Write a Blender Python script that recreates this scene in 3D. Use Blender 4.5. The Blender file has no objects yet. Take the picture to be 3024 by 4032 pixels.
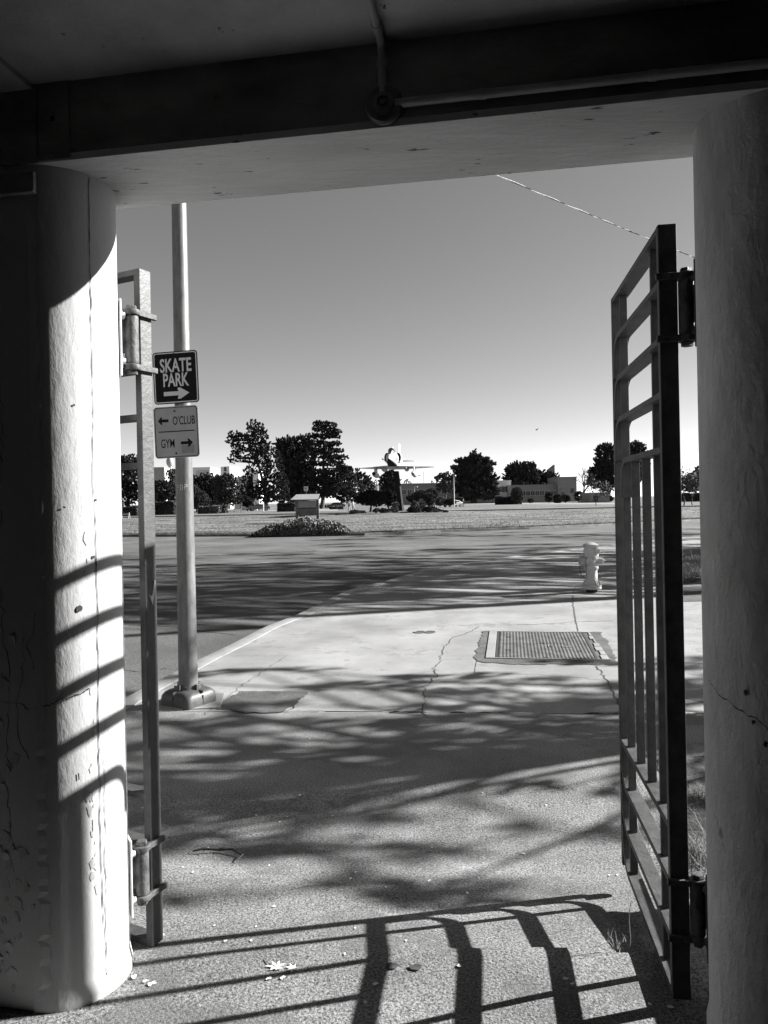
SUN_AZ, SUN_EL = 15.2, 27.5
SKY_AIR, SKY_DUST, SKY_R, SKY_G, SKY_STR = 0.66, 0.2, 1.0, 0.0, 0.0515
EXPO = 2.08
SH_SEED = 7
import bpy, math, random
import numpy as np
from mathutils import Matrix, Vector
sc = bpy.context.scene
COL = sc.collection
F, ROLL, HU, HV, CZ = 2900.0, 0.0195, 1512.0, 1973.0, 1.5
CR, SR = math.cos(ROLL), math.sin(ROLL)
ZP, ZR, ZL, ZB = -0.10, -0.22, -0.10, 0.0      # pavement, road, first lawn, second lawn
# ---------- surveying: a direction seen in the photograph -> a place in the world
def ray(u, v):
    a, b = u-HU, v-HV
    return (a*CR-b*SR)/F, (a*SR+b*CR)/F
def at(u, v, Y):
    x, d = ray(u, v); return Vector((x*Y, Y, CZ-d*Y))
def on(u, v, z):
    x, d = ray(u, v); Y = (CZ-z)/d; return Vector((x*Y, Y, z))
# ---------- materials
MATS = {}
def nn(nt, t, **kw):
    n = nt.nodes.new(t)
    for k, v in kw.items():
        if k in n.inputs.keys(): n.inputs[k].default_value = v
        else: setattr(n, k, v)
    return n
def mat(name, lo, hi=None, scale=8.0, rough=.85, metal=0.0, bump=0.0, bscale=None, stretch=(1,1,1), detail=6, fine=0.0, fscale=400, spots=0.0, sscale=30, spot_col=0.03, spot_size=.12, p0=.35, p1=.65, coords='Object', spec=.3, trans=0.0):
    m = bpy.data.materials.new(name); m.use_nodes = True; nt = m.node_tree; nt.nodes.clear(); L = nt.links
    out = nn(nt, 'ShaderNodeOutputMaterial'); b = nn(nt, 'ShaderNodeBsdfPrincipled')
    b.inputs['Roughness'].default_value = rough; b.inputs['Metallic'].default_value = metal
    b.inputs['Specular IOR Level'].default_value = spec
    L.new(b.outputs[0], out.inputs[0]); MATS[name] = m
    if hi is None: hi = lo
    tc = nn(nt, 'ShaderNodeTexCoord'); mp = nn(nt, 'ShaderNodeMapping'); mp.inputs['Scale'].default_value = stretch
    L.new(tc.outputs[coords], mp.inputs[0])
    no = nn(nt, 'ShaderNodeTexNoise', Scale=scale, Detail=detail, Roughness=.6); L.new(mp.outputs[0], no.inputs['Vector'])
    rp = nn(nt, 'ShaderNodeMapRange'); L.new(no.outputs['Fac'], rp.inputs['Value'])
    rp.inputs['From Min'].default_value = p0; rp.inputs['From Max'].default_value = p1
    rp.inputs['To Min'].default_value = lo; rp.inputs['To Max'].default_value = hi
    val = rp.outputs[0]; f2 = None
    if fine:
        f2 = nn(nt, 'ShaderNodeTexNoise', Scale=fscale, Detail=3, Roughness=.7); L.new(tc.outputs[coords], f2.inputs['Vector'])
        r2 = nn(nt, 'ShaderNodeMapRange'); L.new(f2.outputs['Fac'], r2.inputs['Value'])
        r2.inputs['From Min'].default_value = .33; r2.inputs['From Max'].default_value = .67
        r2.inputs['To Min'].default_value = 1-fine; r2.inputs['To Max'].default_value = 1+fine
        mu = nn(nt, 'ShaderNodeMath', operation='MULTIPLY'); L.new(val, mu.inputs[0]); L.new(r2.outputs[0], mu.inputs[1]); val = mu.outputs[0]
    if spots:
        vo = nn(nt, 'ShaderNodeTexNoise', Scale=sscale, Detail=4, Roughness=.65); L.new(mp.outputs[0], vo.inputs['Vector'])
        r3 = nn(nt, 'ShaderNodeMapRange'); L.new(vo.outputs['Fac'], r3.inputs['Value'])
        r3.inputs['From Min'].default_value = .5-spot_size-.02; r3.inputs['From Max'].default_value = .5-spot_size+.02
        r3.inputs['To Min'].default_value = spots; r3.inputs['To Max'].default_value = 0
        mx = nn(nt, 'ShaderNodeMix', data_type='FLOAT'); L.new(r3.outputs[0], mx.inputs[0]); L.new(val, mx.inputs[2]); mx.inputs[3].default_value = spot_col; val = mx.outputs[0]
    cc = nn(nt, 'ShaderNodeCombineColor'); [L.new(val, cc.inputs[i]) for i in range(3)]
    L.new(cc.outputs[0], b.inputs['Base Color'])
    if bump:
        bn = nn(nt, 'ShaderNodeTexNoise', Scale=bscale or scale*3, Detail=8, Roughness=.65); L.new(mp.outputs[0], bn.inputs['Vector'])
        bp = nn(nt, 'ShaderNodeBump', Distance=bump); bp.inputs['Strength'].default_value = 1.0
        h = bn.outputs['Fac']
        if f2:
            ad = nn(nt, 'ShaderNodeMath', operation='MULTIPLY_ADD'); L.new(f2.outputs['Fac'], ad.inputs[0]); ad.inputs[1].default_value = .6; L.new(h, ad.inputs[2]); h = ad.outputs[0]
        L.new(h, bp.inputs['Height']); L.new(bp.outputs[0], b.inputs['Normal'])
    if trans:
        tr = nn(nt, 'ShaderNodeBsdfTranslucent'); L.new(cc.outputs[0], tr.inputs[0]); ms = nn(nt, 'ShaderNodeMixShader'); ms.inputs[0].default_value = trans
        L.new(b.outputs[0], ms.inputs[1]); L.new(tr.outputs[0], ms.inputs[2]); L.new(ms.outputs[0], out.inputs[0])
    return m
plaster = mat('painted_plaster', .33, .42, 3, bump=.0022, bscale=40, stretch=(1,1,.4), detail=8, spots=.55, sscale=7, spot_col=.25, spot_size=.2, rough=.6)
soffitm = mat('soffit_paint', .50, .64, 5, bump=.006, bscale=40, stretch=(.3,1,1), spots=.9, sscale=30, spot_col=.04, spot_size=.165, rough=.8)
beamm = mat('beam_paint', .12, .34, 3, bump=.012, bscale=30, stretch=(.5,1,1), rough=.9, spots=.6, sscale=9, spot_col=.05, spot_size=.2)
ceilm = mat('ceiling_paint', .30, .56, 2, bump=.008, bscale=30, rough=.9, spots=.9, sscale=14, spot_col=.05, spot_size=.18)
roughp = mat('rough_plaster', .42, .62, 4, bump=.009, bscale=30, stretch=(1,1,.55), detail=9, spots=.8, sscale=9, spot_col=.2, spot_size=.19, rough=.8)
framem = mat('worn_frame', .10, .2, 5, fine=.3, fscale=90, spots=.7, sscale=12, spot_col=.07, spot_size=.06, bump=.004, bscale=50)
crackm = mat('crack_dark', .02, .05, 40)
flakem = mat('paint_flake', .5, .7, 60, bump=.003)
steel = mat('painted_steel', .033, .055, 14, rough=.5, bump=.0025, bscale=45, spots=.5, sscale=35, spot_col=.1, spot_size=.17)
rsteel = mat('dark_painted_steel', .03, .06, 14, rough=.55, bump=.003, bscale=45, spots=.7, sscale=30, spot_col=.05, spot_size=.15)
bolts = mat('hinge_steel', .03, .09, 30, rough=.55, bump=.004, bscale=60)
galv = mat('galvanised', .09, .15, 18, rough=.45, metal=.25, bump=.0012, bscale=60, stretch=(1,1,.3), spots=.35, sscale=25, spot_col=.14, spot_size=.12)
castm = mat('cast_cover', .035, .055, 10, rough=.5, bump=.002)
white = mat('white_paint', .42, .52, 6, rough=.55)
hydm = mat('hydrant_paint', .36, .44, 9, rough=.5, spots=1.0, sscale=16, spot_col=.06, spot_size=.19, bump=.003, bscale=50)
rust = mat('rust_black', .015, .03, 30)
signb = mat('sign_black', .008, .012, 30, rough=.8, spec=.08)
signw = mat('sign_white', .40, .46, 8, rough=.5)
signg = mat('sign_grey', .21, .25, 8, rough=.5)
stickm = mat('sticker_grey', .14, .17, 20, rough=.5)
conc = mat('concrete_light', .135, .225, .9, fine=.3, fscale=130, spots=.45, sscale=4, spot_col=.10, spot_size=.11, bump=.002, bscale=60, rough=.9, detail=10)
aggr = mat('concrete_aggregate', .085, .175, .9, fine=.85, fscale=120, spots=.5, sscale=2.2, spot_col=.07, spot_size=.07, bump=.005, bscale=90, rough=.9, detail=10)
aggr2 = mat('concrete_patch', .04, .09, 3, fine=.6, fscale=150, bump=.008, bscale=60, rough=.95)
kerbm = mat('kerb_concrete', .15, .24, 3, fine=.15, fscale=120, spots=.7, sscale=9, spot_col=.22, spot_size=.09, rough=.9)
asph = mat('asphalt', .04, .09, .35, fine=.6, fscale=60, bump=.006, bscale=40, rough=.9, detail=10)
lawnm = mat('lawn_turf', .022, .15, .8, fine=.6, fscale=6, bump=.05, bscale=8, stretch=(.16,1,1), rough=1, detail=12, p0=.38, p1=.62)
soil = mat('soil', .02, .09, 12, fine=.5, fscale=90, bump=.03, bscale=30, rough=1)
bladem = mat('grass_blades', .05, .14, 3, rough=.8, trans=.3)
bladel = mat('pale_grass_blades', .12, .28, 3, rough=.8, trans=.3)
barkm = mat('bark', .03, .07, 5, bump=.03, stretch=(1,1,.3))
barkl = mat('pale_bark', .16, .26, 5, bump=.01)
fol = [mat('dark_needles', .018, .065, .5, rough=.9, fine=.5, fscale=3), mat('mid_leaves', .04, .12, .5, rough=.8, fine=.5, fscale=3), mat('pale_leaves', .10, .22, .6, rough=.8, fine=.5, fscale=4)]
bl_gr = mat('stucco_grey', .2, .25, 2); bl_wh = mat('stucco_white', .5, .56, 2); bl_md = mat('stucco_mid', .24, .3, 2)
glass = mat('dark_glass', .012, .02, 3, rough=.15, spec=.5)
wood = mat('weathered_wood', .08, .14, 6, stretch=(1,1,.3)); roofm = mat('roof_boards', .18, .26, 6, stretch=(6,1,1))
board = mat('notice_board', .22, .3, 3); 
jetm = mat('aircraft_paint', .36, .5, 1.4, rough=.4, spots=.3, sscale=2, spot_col=.4, spot_size=.1)
jetd = mat('aircraft_dark', .012, .02, 5, rough=.8, spec=.1); jetg = mat('aircraft_grey', .15, .2, 3, rough=.5)
skin = mat('skin', .35); cloth1 = mat('dark_cloth', .04, .06, 9); cloth2 = mat('grey_cloth', .18, .22, 9); hairm = mat('hair', .03)
platem = mat('corroded_plate', .05, .11, 5, rough=.55, metal=.2, fine=.25, fscale=120, spots=.25, sscale=6, spot_col=.22, spot_size=.12)
leafm = mat('dry_leaf', .4, .6, 20); twigm = mat('twig', .02, .04)
carm = mat('car_silver', .2, .22, 2, rough=.3, spec=.6); cardk = mat('car_dark', .03, .04, 2, rough=.3, spec=.6); tyre = mat('tyre', .015)
wirem = mat('wire', .12, .5, 30, rough=.4)
# ---------- mesh building
class MB:
    def __init__(s): s.v, s.f, s.m, s.mats = [], [], [], []
    def mi(s, m):
        if m not in s.mats: s.mats.append(m)
        return s.mats.index(m)
    def add(s, vs, fs, m, T=None):
        o = len(s.v); k = s.mi(m)
        s.v += [tuple(T @ Vector(p)) if T else tuple(p) for p in vs]
        for f in fs: s.f.append([o+i for i in f]); s.m.append(k)
        return s
    def box(s, x0, x1, y0, y1, z0, z1, m, T=None):
        vs = [(x,y,z) for x in (x0,x1) for y in (y0,y1) for z in (z0,z1)]
        return s.add(vs, [(0,1,3,2),(4,6,7,5),(0,4,5,1),(2,3,7,6),(0,2,6,4),(1,5,7,3)], m, T)
    def tube(s, pts, rad, m, seg=10, T=None, caps=True):
        pts = [Vector(p) for p in pts]; n = len(pts)
        if not hasattr(rad, '__len__'): rad = [rad]*n
        vs = []; up = None
        for i, p in enumerate(pts):
            t = (pts[min(i+1,n-1)]-pts[max(i-1,0)]).normalized()
            if up is None: up = Vector((1,0,0)) if abs(t.x) < .9 else Vector((0,1,0))
            a = up-t*up.dot(t); a = a.normalized() if a.length > 1e-6 else t.orthogonal().normalized(); b = t.cross(a); up = a
            for k in range(seg):
                q = 2*math.pi*k/seg; vs.append(p+(a*math.cos(q)+b*math.sin(q))*rad[i])
        fs = [(i*seg+k, i*seg+(k+1)%seg, (i+1)*seg+(k+1)%seg, (i+1)*seg+k) for i in range(n-1) for k in range(seg)]
        if caps: fs += [tuple(range(seg))[::-1], tuple((n-1)*seg+k for k in range(seg))]
        return s.add(vs, fs, m, T)
    def lathe(s, prof, m, seg=24, T=None):   # prof: (r,z)
        vs = [(r*math.cos(2*math.pi*k/seg), r*math.sin(2*math.pi*k/seg), z) for r, z in prof for k in range(seg)]
        n = len(prof)
        fs = [(i*seg+k, i*seg+(k+1)%seg, (i+1)*seg+(k+1)%seg, (i+1)*seg+k) for i in range(n-1) for k in range(seg)]
        fs += [tuple(range(seg))[::-1], tuple((n-1)*seg+k for k in range(seg))]
        return s.add(vs, fs, m, T)
    def prism(s, poly, y0, y1, m, T=None):   # poly in x,z
        n = len(poly); vs = [(x,y0,z) for x,z in poly]+[(x,y1,z) for x,z in poly]
        fs = [tuple(range(n)), tuple(range(2*n-1,n-1,-1))]+[(i, n+i, n+(i+1)%n, (i+1)%n) for i in range(n)]
        return s.add(vs, fs, m, T)
    def loft(s, rings, m, T=None, closed=True, caps=True):
        n = len(rings[0]); vs = [p for r in rings for p in r]
        fs = [(i*n+k, i*n+(k+1)%n, (i+1)*n+(k+1)%n, (i+1)*n+k) for i in range(len(rings)-1) for k in range(n if closed else n-1)]
        if caps: fs += [tuple(range(n))[::-1], tuple((len(rings)-1)*n+k for k in range(n))]
        return s.add(vs, fs, m, T)
    def build(s, name, parent=None, smooth=None, bevel=0, loc=None, rot=None, label=None, cat=None, group=None, kind=None):
        me = bpy.data.meshes.new(name); me.from_pydata([tuple(v) for v in s.v], [], s.f)
        for m in s.mats: me.materials.append(m)
        me.polygons.foreach_set('material_index', s.m)
        if smooth is not None:
            me.polygons.foreach_set('use_smooth', [True]*len(me.polygons)); me.update()
            me.set_sharp_from_angle(angle=math.radians(smooth))
        me.update(); me.validate()
        o = bpy.data.objects.new(name, me); COL.objects.link(o)
        if parent: o.parent = parent
        if loc is not None: o.location = loc
        if rot is not None: o.rotation_euler = rot
        if bevel:
            b = o.modifiers.new('bevel', 'BEVEL'); b.width = bevel; b.segments = 2; b.limit_method = 'ANGLE'; b.angle_limit = math.radians(40)
        return tag(o, label, cat, group, kind)
def tag(o, label=None, cat=None, group=None, kind=None):
    for k, v in (('label', label), ('category', cat), ('group', group), ('kind', kind)):
        if v: o[k] = v
    return o
def thing(name, loc, label, cat, group=None, rz=0.0):
    o = bpy.data.objects.new(name, None); COL.objects.link(o); o.location = loc; o.rotation_euler = (0,0,rz); o.empty_display_size = .1
    return tag(o, label, cat, group)
def copy_tree(o, parent=None):
    c = o.copy(); COL.objects.link(c); c.parent = parent
    for ch in [x for x in COL.objects if x.parent == o]: copy_tree(ch, c)
    return c
def rotm(rx=0, ry=0, rz=0, loc=(0,0,0)):
    from mathutils import Euler
    return Matrix.Translation(Vector(loc)) @ Euler((rx,ry,rz)).to_matrix().to_4x4()
def sstep(a, b, x):
    t = min(1, max(0, (x-a)/(b-a))); return t*t*(3-2*t)
# ---------- camera, light, sky
cam = bpy.data.cameras.new('camera'); co = bpy.data.objects.new('camera', cam); COL.objects.link(co); sc.camera = co
co.matrix_world = Matrix(((CR,SR,0,0),(0,0,-1,0),(-SR,CR,0,CZ),(0,0,0,1)))
cam.sensor_width = 36; cam.sensor_height = 36; cam.sensor_fit = 'AUTO'; cam.lens = 36*F/4032; cam.shift_y = -43/4032; cam.clip_start = .05; cam.clip_end = 6000
AZ, EL = math.radians(SUN_AZ), math.radians(SUN_EL)
sdir = Vector((math.cos(EL)*math.cos(AZ), math.cos(EL)*math.sin(AZ), math.sin(EL)))
sl = bpy.data.lights.new('sun', 'SUN'); sl.energy = 5.0; sl.angle = math.radians(.53); sl.color = (1, .995, .985)
so = bpy.data.objects.new('sun', sl); COL.objects.link(so); so.rotation_euler = sdir.to_track_quat('Z', 'Y').to_euler(); so.location = (20, 5, 12)
w = bpy.data.worlds.new('World'); sc.world = w; w.use_nodes = True; nt = w.node_tree; bg = nt.nodes['Background']
sk = nt.nodes.new('ShaderNodeTexSky'); sk.sky_type = 'NISHITA'; sk.sun_disc = False; sk.sun_elevation = EL; sk.sun_rotation = math.pi/2-AZ
sk.air_density = SKY_AIR; sk.dust_density = SKY_DUST; sk.ozone_density = 1
sp = nt.nodes.new('ShaderNodeSeparateColor'); nt.links.new(sk.outputs[0], sp.inputs[0])
m1 = nt.nodes.new('ShaderNodeMath'); m1.operation = 'MULTIPLY'; m1.inputs[1].default_value = SKY_R; nt.links.new(sp.outputs[0], m1.inputs[0])
m2 = nt.nodes.new('ShaderNodeMath'); m2.operation = 'MULTIPLY_ADD'; m2.inputs[1].default_value = SKY_G; nt.links.new(sp.outputs[1], m2.inputs[0]); nt.links.new(m1.outputs[0], m2.inputs[2])
cb = nt.nodes.new('ShaderNodeCombineColor'); [nt.links.new(m2.outputs[0], cb.inputs[i]) for i in range(3)]
nt.links.new(cb.outputs[0], bg.inputs[0]); bg.inputs[1].default_value = SKY_STR
sc.view_settings.view_transform = 'Standard'; sc.view_settings.look = 'None'; sc.view_settings.gamma = 1; sc.view_settings.exposure = EXPO
sc.render.film_transparent = False
sc.cycles.max_bounces = 8; sc.cycles.diffuse_bounces = 4
# =====================================================  GROUND
KERB = [(-6.0,-30),(-3.1,0),(-2.45,4.2)]
for x, y in ((65,1045),(180,985),(395,875),(510,815),(700,725),(900,620),(1100,545),(1250,470),(1400,400),(1550,365),(1659,335)):
    p = on(440+.663*x, 2060+.663*y, ZP); KERB.append((p.x, p.y))
for x, y in ((350,345),(500,315),(700,280),(900,248),(1100,225),(1300,203),(1600,168)):
    p = on(1400+.633*x, 2040+.633*y, ZP); KERB.append((p.x, p.y))
KERB += [(14, 30.5), (26, 36), (60, 47)]
KY = [k[1] for k in KERB]; KX = [k[0] for k in KERB]
def kx(y): return float(np.interp(y, KY, KX))
def gh(x, y):
    yy = max(y, 2.40); near = .025-.029*(min(max(x,-1.6),1.6)+.8)-.108*(yy-2.5)
    t = sstep(3.0, 4.2, y); z = near*(1-t)+ZP*t
    if y < 2.475-.05*x: z += .018*sstep(-.12, .5, x)
    if y > 5.6-.09*x: z -= .012*(1-sstep(5.6, 6.4, y))
    return z
rows = list(np.arange(-5, 2.2, .3))+list(np.arange(2.2, 2.8, .03))+list(np.arange(2.8, 6.4, .1))+list(np.arange(6.4, 30, .4))+list(np.arange(30, 47, 1))
pv = MB(); i0 = pv.mi(aggr); i1 = pv.mi(conc); NX = 90
xr = lambda y: 13.5 if y < 30 else 13.5+(y-30)*2.2
for y in rows:
    a = kx(y)+.17; b = max(xr(y), a+2)
    fx = []
    for k in range(NX+1):
        s = k/NX
        x = a+(2.4-a)*(s/.8) if s <= .8 and a < 2 else (2.4+(b-2.4)*((s-.8)/.2) if a < 2 else a+(b-a)*s)
        pv.v.append((x, y, gh(x, y)))
for j in range(len(rows)-1):
    for k in range(NX):
        q = j*(NX+1)+k; pv.f.append([q, q+1, q+NX+2, q+NX+1])
        x, y, _ = pv.v[q]
        pv.m.append(0 if (rows[j] < 5.55-.09*x) else 1)
def ribbon(mb, pts, w, m, zf=None, dz=.003, jit=.012, step=.05, seed=1, wj=.6):
    R = random.Random(seed); P = []
    for (x0,y0),(x1,y1) in zip(pts, pts[1:]):
        n = max(1, int(math.hypot(x1-x0, y1-y0)/step))
        for i in range(n): t = i/n; P.append((x0+(x1-x0)*t+R.gauss(0,jit), y0+(y1-y0)*t+R.gauss(0,jit)))
    P.append(pts[-1]); vs = []
    for i, (x, y) in enumerate(P):
        a = P[max(i-1,0)]; b = P[min(i+1,len(P)-1)]; d = math.hypot(b[0]-a[0], b[1]-a[1]) or 1
        nx, ny = -(b[1]-a[1])/d, (b[0]-a[0])/d; ww = w*(1-wj*R.random())/2
        for s in (-1, 1):
            X, Y = x+nx*ww*s, y+ny*ww*s; vs.append((X, Y, gh(X, Y)+dz))
    mb.add(vs, [(2*i, 2*i+1, 2*i+3, 2*i+2) for i in range(len(P)-1)], m)
def px(pts, sx=1.8228, ox=0, oy=0): return [tuple(on(ox+sx*x, oy+sx*y, ZP))[:2] for x, y in pts]
c4 = lambda pts: px(pts, .633, 1400, 2040)
c3 = lambda pts: px(pts, .663, 440, 2060)
ribbon(pv, [(-2.2, 5.75),(-.2,5.62),(1.2,5.5),(2.6,5.36),(5,5.1)], 0.0121, crackm, jit=.004, seed=1)
ribbon(pv, c4([(415,1230),(430,1130),(440,1040),(520,975),(500,950),(490,935),(530,880),(545,810),(600,745),(720,705),(765,675)]), 0.0110, crackm, seed=2)
ribbon(pv, c4([(1350,480),(1355,560),(1370,640),(1385,705)]), 0.0193, crackm, seed=3, jit=.006)
ribbon(pv, c4([(1000,665),(1180,660),(1370,645),(1600,640)]), 0.0165, crackm, seed=4)
ribbon(pv, c4([(0,672),(500,668),(1000,665)]), 0.0066, crackm, seed=5)
ribbon(pv, c4([(740,965),(755,880)]), 0.0066, crackm, seed=6, jit=.002)
ribbon(pv, c4([(1500,925),(1560,1000),(1585,1050),(1620,1110),(1680,1190)]), 0.0165, crackm, seed=7)
ribbon(pv, c4([(740,968),(1100,975),(1350,990),(1580,1013)]), 0.0066, crackm, seed=8)
ribbon(pv, c4([(0,830),(250,825),(530,818)]), 0.0055, crackm, seed=9)
ribbon(pv, c4([(530,878),(740,882)]), 0.0055, crackm, seed=10)
ribbon(pv, c3([(300,790),(640,790),(1030,788),(900,880),(780,960),(590,1100),(560,1140)]), 0.0077, crackm, seed=11)
ribbon(pv, c3([(600,1100),(760,1000),(1165,1000),(1100,1060),(1030,1130)]), 0.0099, crackm, seed=12)
ribbon(pv, c3([(500,935),(780,938)]), 0.0055, crackm, seed=13)
ribbon(pv, c4([(1355,470),(1370,420),(1480,400)]), 0.0077, crackm, seed=14)
ribbon(pv, [(2.2,4.9),(3.2,4.6)], 0.0165, crackm, seed=15); ribbon(pv, [(2.3,5.9),(3.0,5.0),(3.4,4.7)], 0.0110, crackm, seed=16)
def patch(mb, pts, m, dz, seed=0, jit=.015):
    R = random.Random(seed); P = []
    for (x0,y0),(x1,y1) in zip(pts, pts[1:]+pts[:1]):
        n = max(1, int(math.hypot(x1-x0, y1-y0)/.06))
        for i in range(n): t = i/n; P.append((x0+(x1-x0)*t+R.gauss(0,jit), y0+(y1-y0)*t+R.gauss(0,jit)))
    mb.add([(x, y, gh(x, y)+dz) for x, y in P], [tuple(range(len(P)))], m)
patch(pv, c4([(738,882),(788,703),(1520,708),(1560,760),(1640,915),(1500,915),(1100,912),(780,902)]), aggr2, .005, 1)
patch(pv, c3([(600,1098),(760,1002),(1165,1002),(1035,1125),(800,1130)]), aggr2, .007, 2)
pv.build('pavement', kind='structure')
# kerb
kb = MB(); vs = []; ys = [y for y in rows if y > -4]
for y in ys:
    a = kx(y); d = .17; z = gh(a+d, y) if y < 6 else ZP
    dx = kx(y+.2)-kx(y-.2); 
    vs += [(a-.02, y, ZR-.02), (a, y, z+.0), (a+.02, y, z+.012), (a+d+.01, y, z+.006), (a+d+.01, y, z-.05)]
kb.add(vs, [(5*i+k, 5*i+k+1, 5*i+k+6, 5*i+k+5) for i in range(len(ys)-1) for k in range(4)], kerbm)
kb.build('kerb', kind='structure', smooth=40)
# road
FK = []   # far kerb line
for u, v in ((-900,2140),(473,2114),(1000,2112),(1440,2109),(1748,2096),(2100,2084),(2410,2070),(2779,2050),(3600,2016)):
    p = on(u, v, ZR); FK.append((p.x, p.y))
FK = [(-160, FK[0][1]-2)]+FK+[(190, FK[-1][1]+20)]
def fk(x): return float(np.interp(x, [a for a,b in FK], [b for a,b in FK]))
rd = MB(); xs = [-160,-80,-40]+list(np.arange(-30, 40, 1.0))+[45,60,90,130,190]
rd.add([(x, -40 if k == 0 else fk(x)+.1, ZR) for x in xs for k in (0,1)], [(2*i, 2*i+2, 2*i+3, 2*i+1) for i in range(len(xs)-1)], asph)
rr = lambda pts: [tuple(on(440+.663*x, 2060+.663*y, ZR))[:2] for x, y in pts]
GH = gh
gh = lambda x, y: ZR
ribbon(rd, rr([(60,600),(200,610),(400,620),(560,645),(740,665)]), .03, crackm, seed=21); ribbon(rd, rr([(60,875),(200,885),(330,860)]), .02, crackm, seed=22)
for k, pts in enumerate(([(500,145),(800,135),(1100,140),(1210,160),(1180,180)], [(60,175),(300,155),(700,135)])): ribbon(rd, rr(pts), .12, rust if k == 9 else mat('tyre_mark', .05, .07, 3), seed=30+k, jit=.004)
ribbon(rd, rr([(60,322),(380,275),(640,252),(940,232)]), .10, mat('worn_road_paint', .13, .28, 2), seed=40, jit=.004)
ribbon(rd, [tuple(on(1400+.633*x, 2040+.633*y, ZR))[:2] for x, y in ((20,210),(400,178),(560,165))], .12, MATS['worn_road_paint'], seed=41, jit=.004)
ribbon(rd, [tuple(on(1400+.633*x, 2040+.633*y, ZR))[:2] for x, y in ((1000,132),(1300,110),(1640,95))], .12, MATS['worn_road_paint'], seed=42, jit=.004)
gh = GH
rd.build('road', kind='structure')
kf = MB(); vs = []
for x in xs: y = fk(x); vs += [(x, y, ZR-.02), (x, y+.02, ZL+.01), (x, y+.18, ZL+.015), (x, y+.19, ZL-.05)]
kf.add(vs, [(4*i+k, 4*i+4+k, 4*i+5+k, 4*i+1+k) for i in range(len(xs)-1) for k in range(3)], mat('dark_kerb', .08, .18, 2, fine=.3, fscale=30))
kf.build('far_kerb', kind='structure')
# ground sheet to the horizon
g = MB(); g.box(-3000, 3000, -3000, 5000, -1.0, -.32, mat('distant_ground', .10, .2, .02)); g.build('ground', kind='structure')
# lawns
JX, JY = 2.0, 88.0
def lh(x, y): return ZL+.42*math.exp(-(((x-JX)/9.0)**2+((y-JY)/7.0)**2))
lw = MB(); lxs = [-160,-100,-60]+list(np.arange(-45,61,1.5))+[70,100,140,190]; lys = [0,.03,.06]+list(np.linspace(.1,1,34))
for t in lys:
    for x in lxs:
        a = fk(x)+.19; y = a+(101-a)*t; R = random.Random(int(x*77+t*991)); lw.v.append((x, y, lh(x, y)+(R.uniform(-.03,.03) if .02 < t < .98 else 0)))
n = len(lxs)
for j in range(len(lys)-1):
    for k in range(n-1): q = j*n+k; lw.f.append([q,q+1,q+n+1,q+n]); lw.m.append(0)
lw.mi(lawnm); lw.build('lawn', kind='structure', smooth=60)
dv = MB(); dv.box(-400, 400, 101.0, 104.0, ZR-.05, ZR, asph); dv.build('driveway', kind='structure')
l2 = MB(); l2.box(-400, 400, 104.02, 900, ZB-.5, ZB, lawnm); l2.build('far_lawn', kind='structure')
k2 = MB(); k2.box(-400, 400, 103.86, 104.02, ZR-.02, ZB+.015, kerbm); k2.build('driveway_kerb', kind='structure')
pt = MB()
for (u0,u1,v0,v1) in ((400,1330,2004,2012),(1560,2450,1981,1986)):
    a, b = on(u0,v1,ZB), on(u1,v1,ZB); c, d = on(u1,v0,ZB), on(u0,v0,ZB)
    pt.add([(p.x,p.y,ZB+.02) for p in (a,b,c,d)], [(0,1,2,3)], conc)
pt.build('path', kind='structure')
# right verge beside the pavement
vg = MB(); P = px([(1470,1262),(1560,1250),(1650,1240),(1700,1196),(1640,1188),(1560,1180),(1465,1190)]); 
vg.add([(x,y,ZP+.06) for x,y in P]+[(x,y,ZP-.05) for x,y in P], [tuple(range(7))]+[(i,(i+1)%7,7+(i+1)%7,7+i) for i in range(7)], lawnm); vg.build('verge', kind='structure')
pa = MB(); P = px([(1474,1300),(1660,1296),(1700,1240),(1474,1264)]); pa.add([(x,y,ZP+.006) for x,y in P], [(0,1,2,3)], aggr2); pa.build('gravel_strip', kind='structure')
so_ = MB(); R = random.Random(5); N = 26
pts = [(1.35,2.35),(3.2,2.1),(3.4,4.2),(2.35,4.55),(1.75,4.4),(1.5,3.6),(1.3,3.0)]
gx, gy = 24, 24
for j in range(gy+1):
    for i in range(gx+1):
        y = 2.3+j/gy*2.2; xl = 1.28+.35*(j/gy)**1.6+R.uniform(-.02,.02); x = xl+(4.2-xl)*i/gx
        e = 0 if i in (0,) or j in (gy,) else 1
        so_.v.append((x, y, GH(x,y)+.004+e*R.uniform(.003,.03)))
for j in range(gy):
    for i in range(gx): q = j*(gx+1)+i; so_.f.append([q,q+1,q+gx+2,q+gx+1]); so_.m.append(0)
so_.mi(soil); so_.build('soil_bed', kind='structure')
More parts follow.
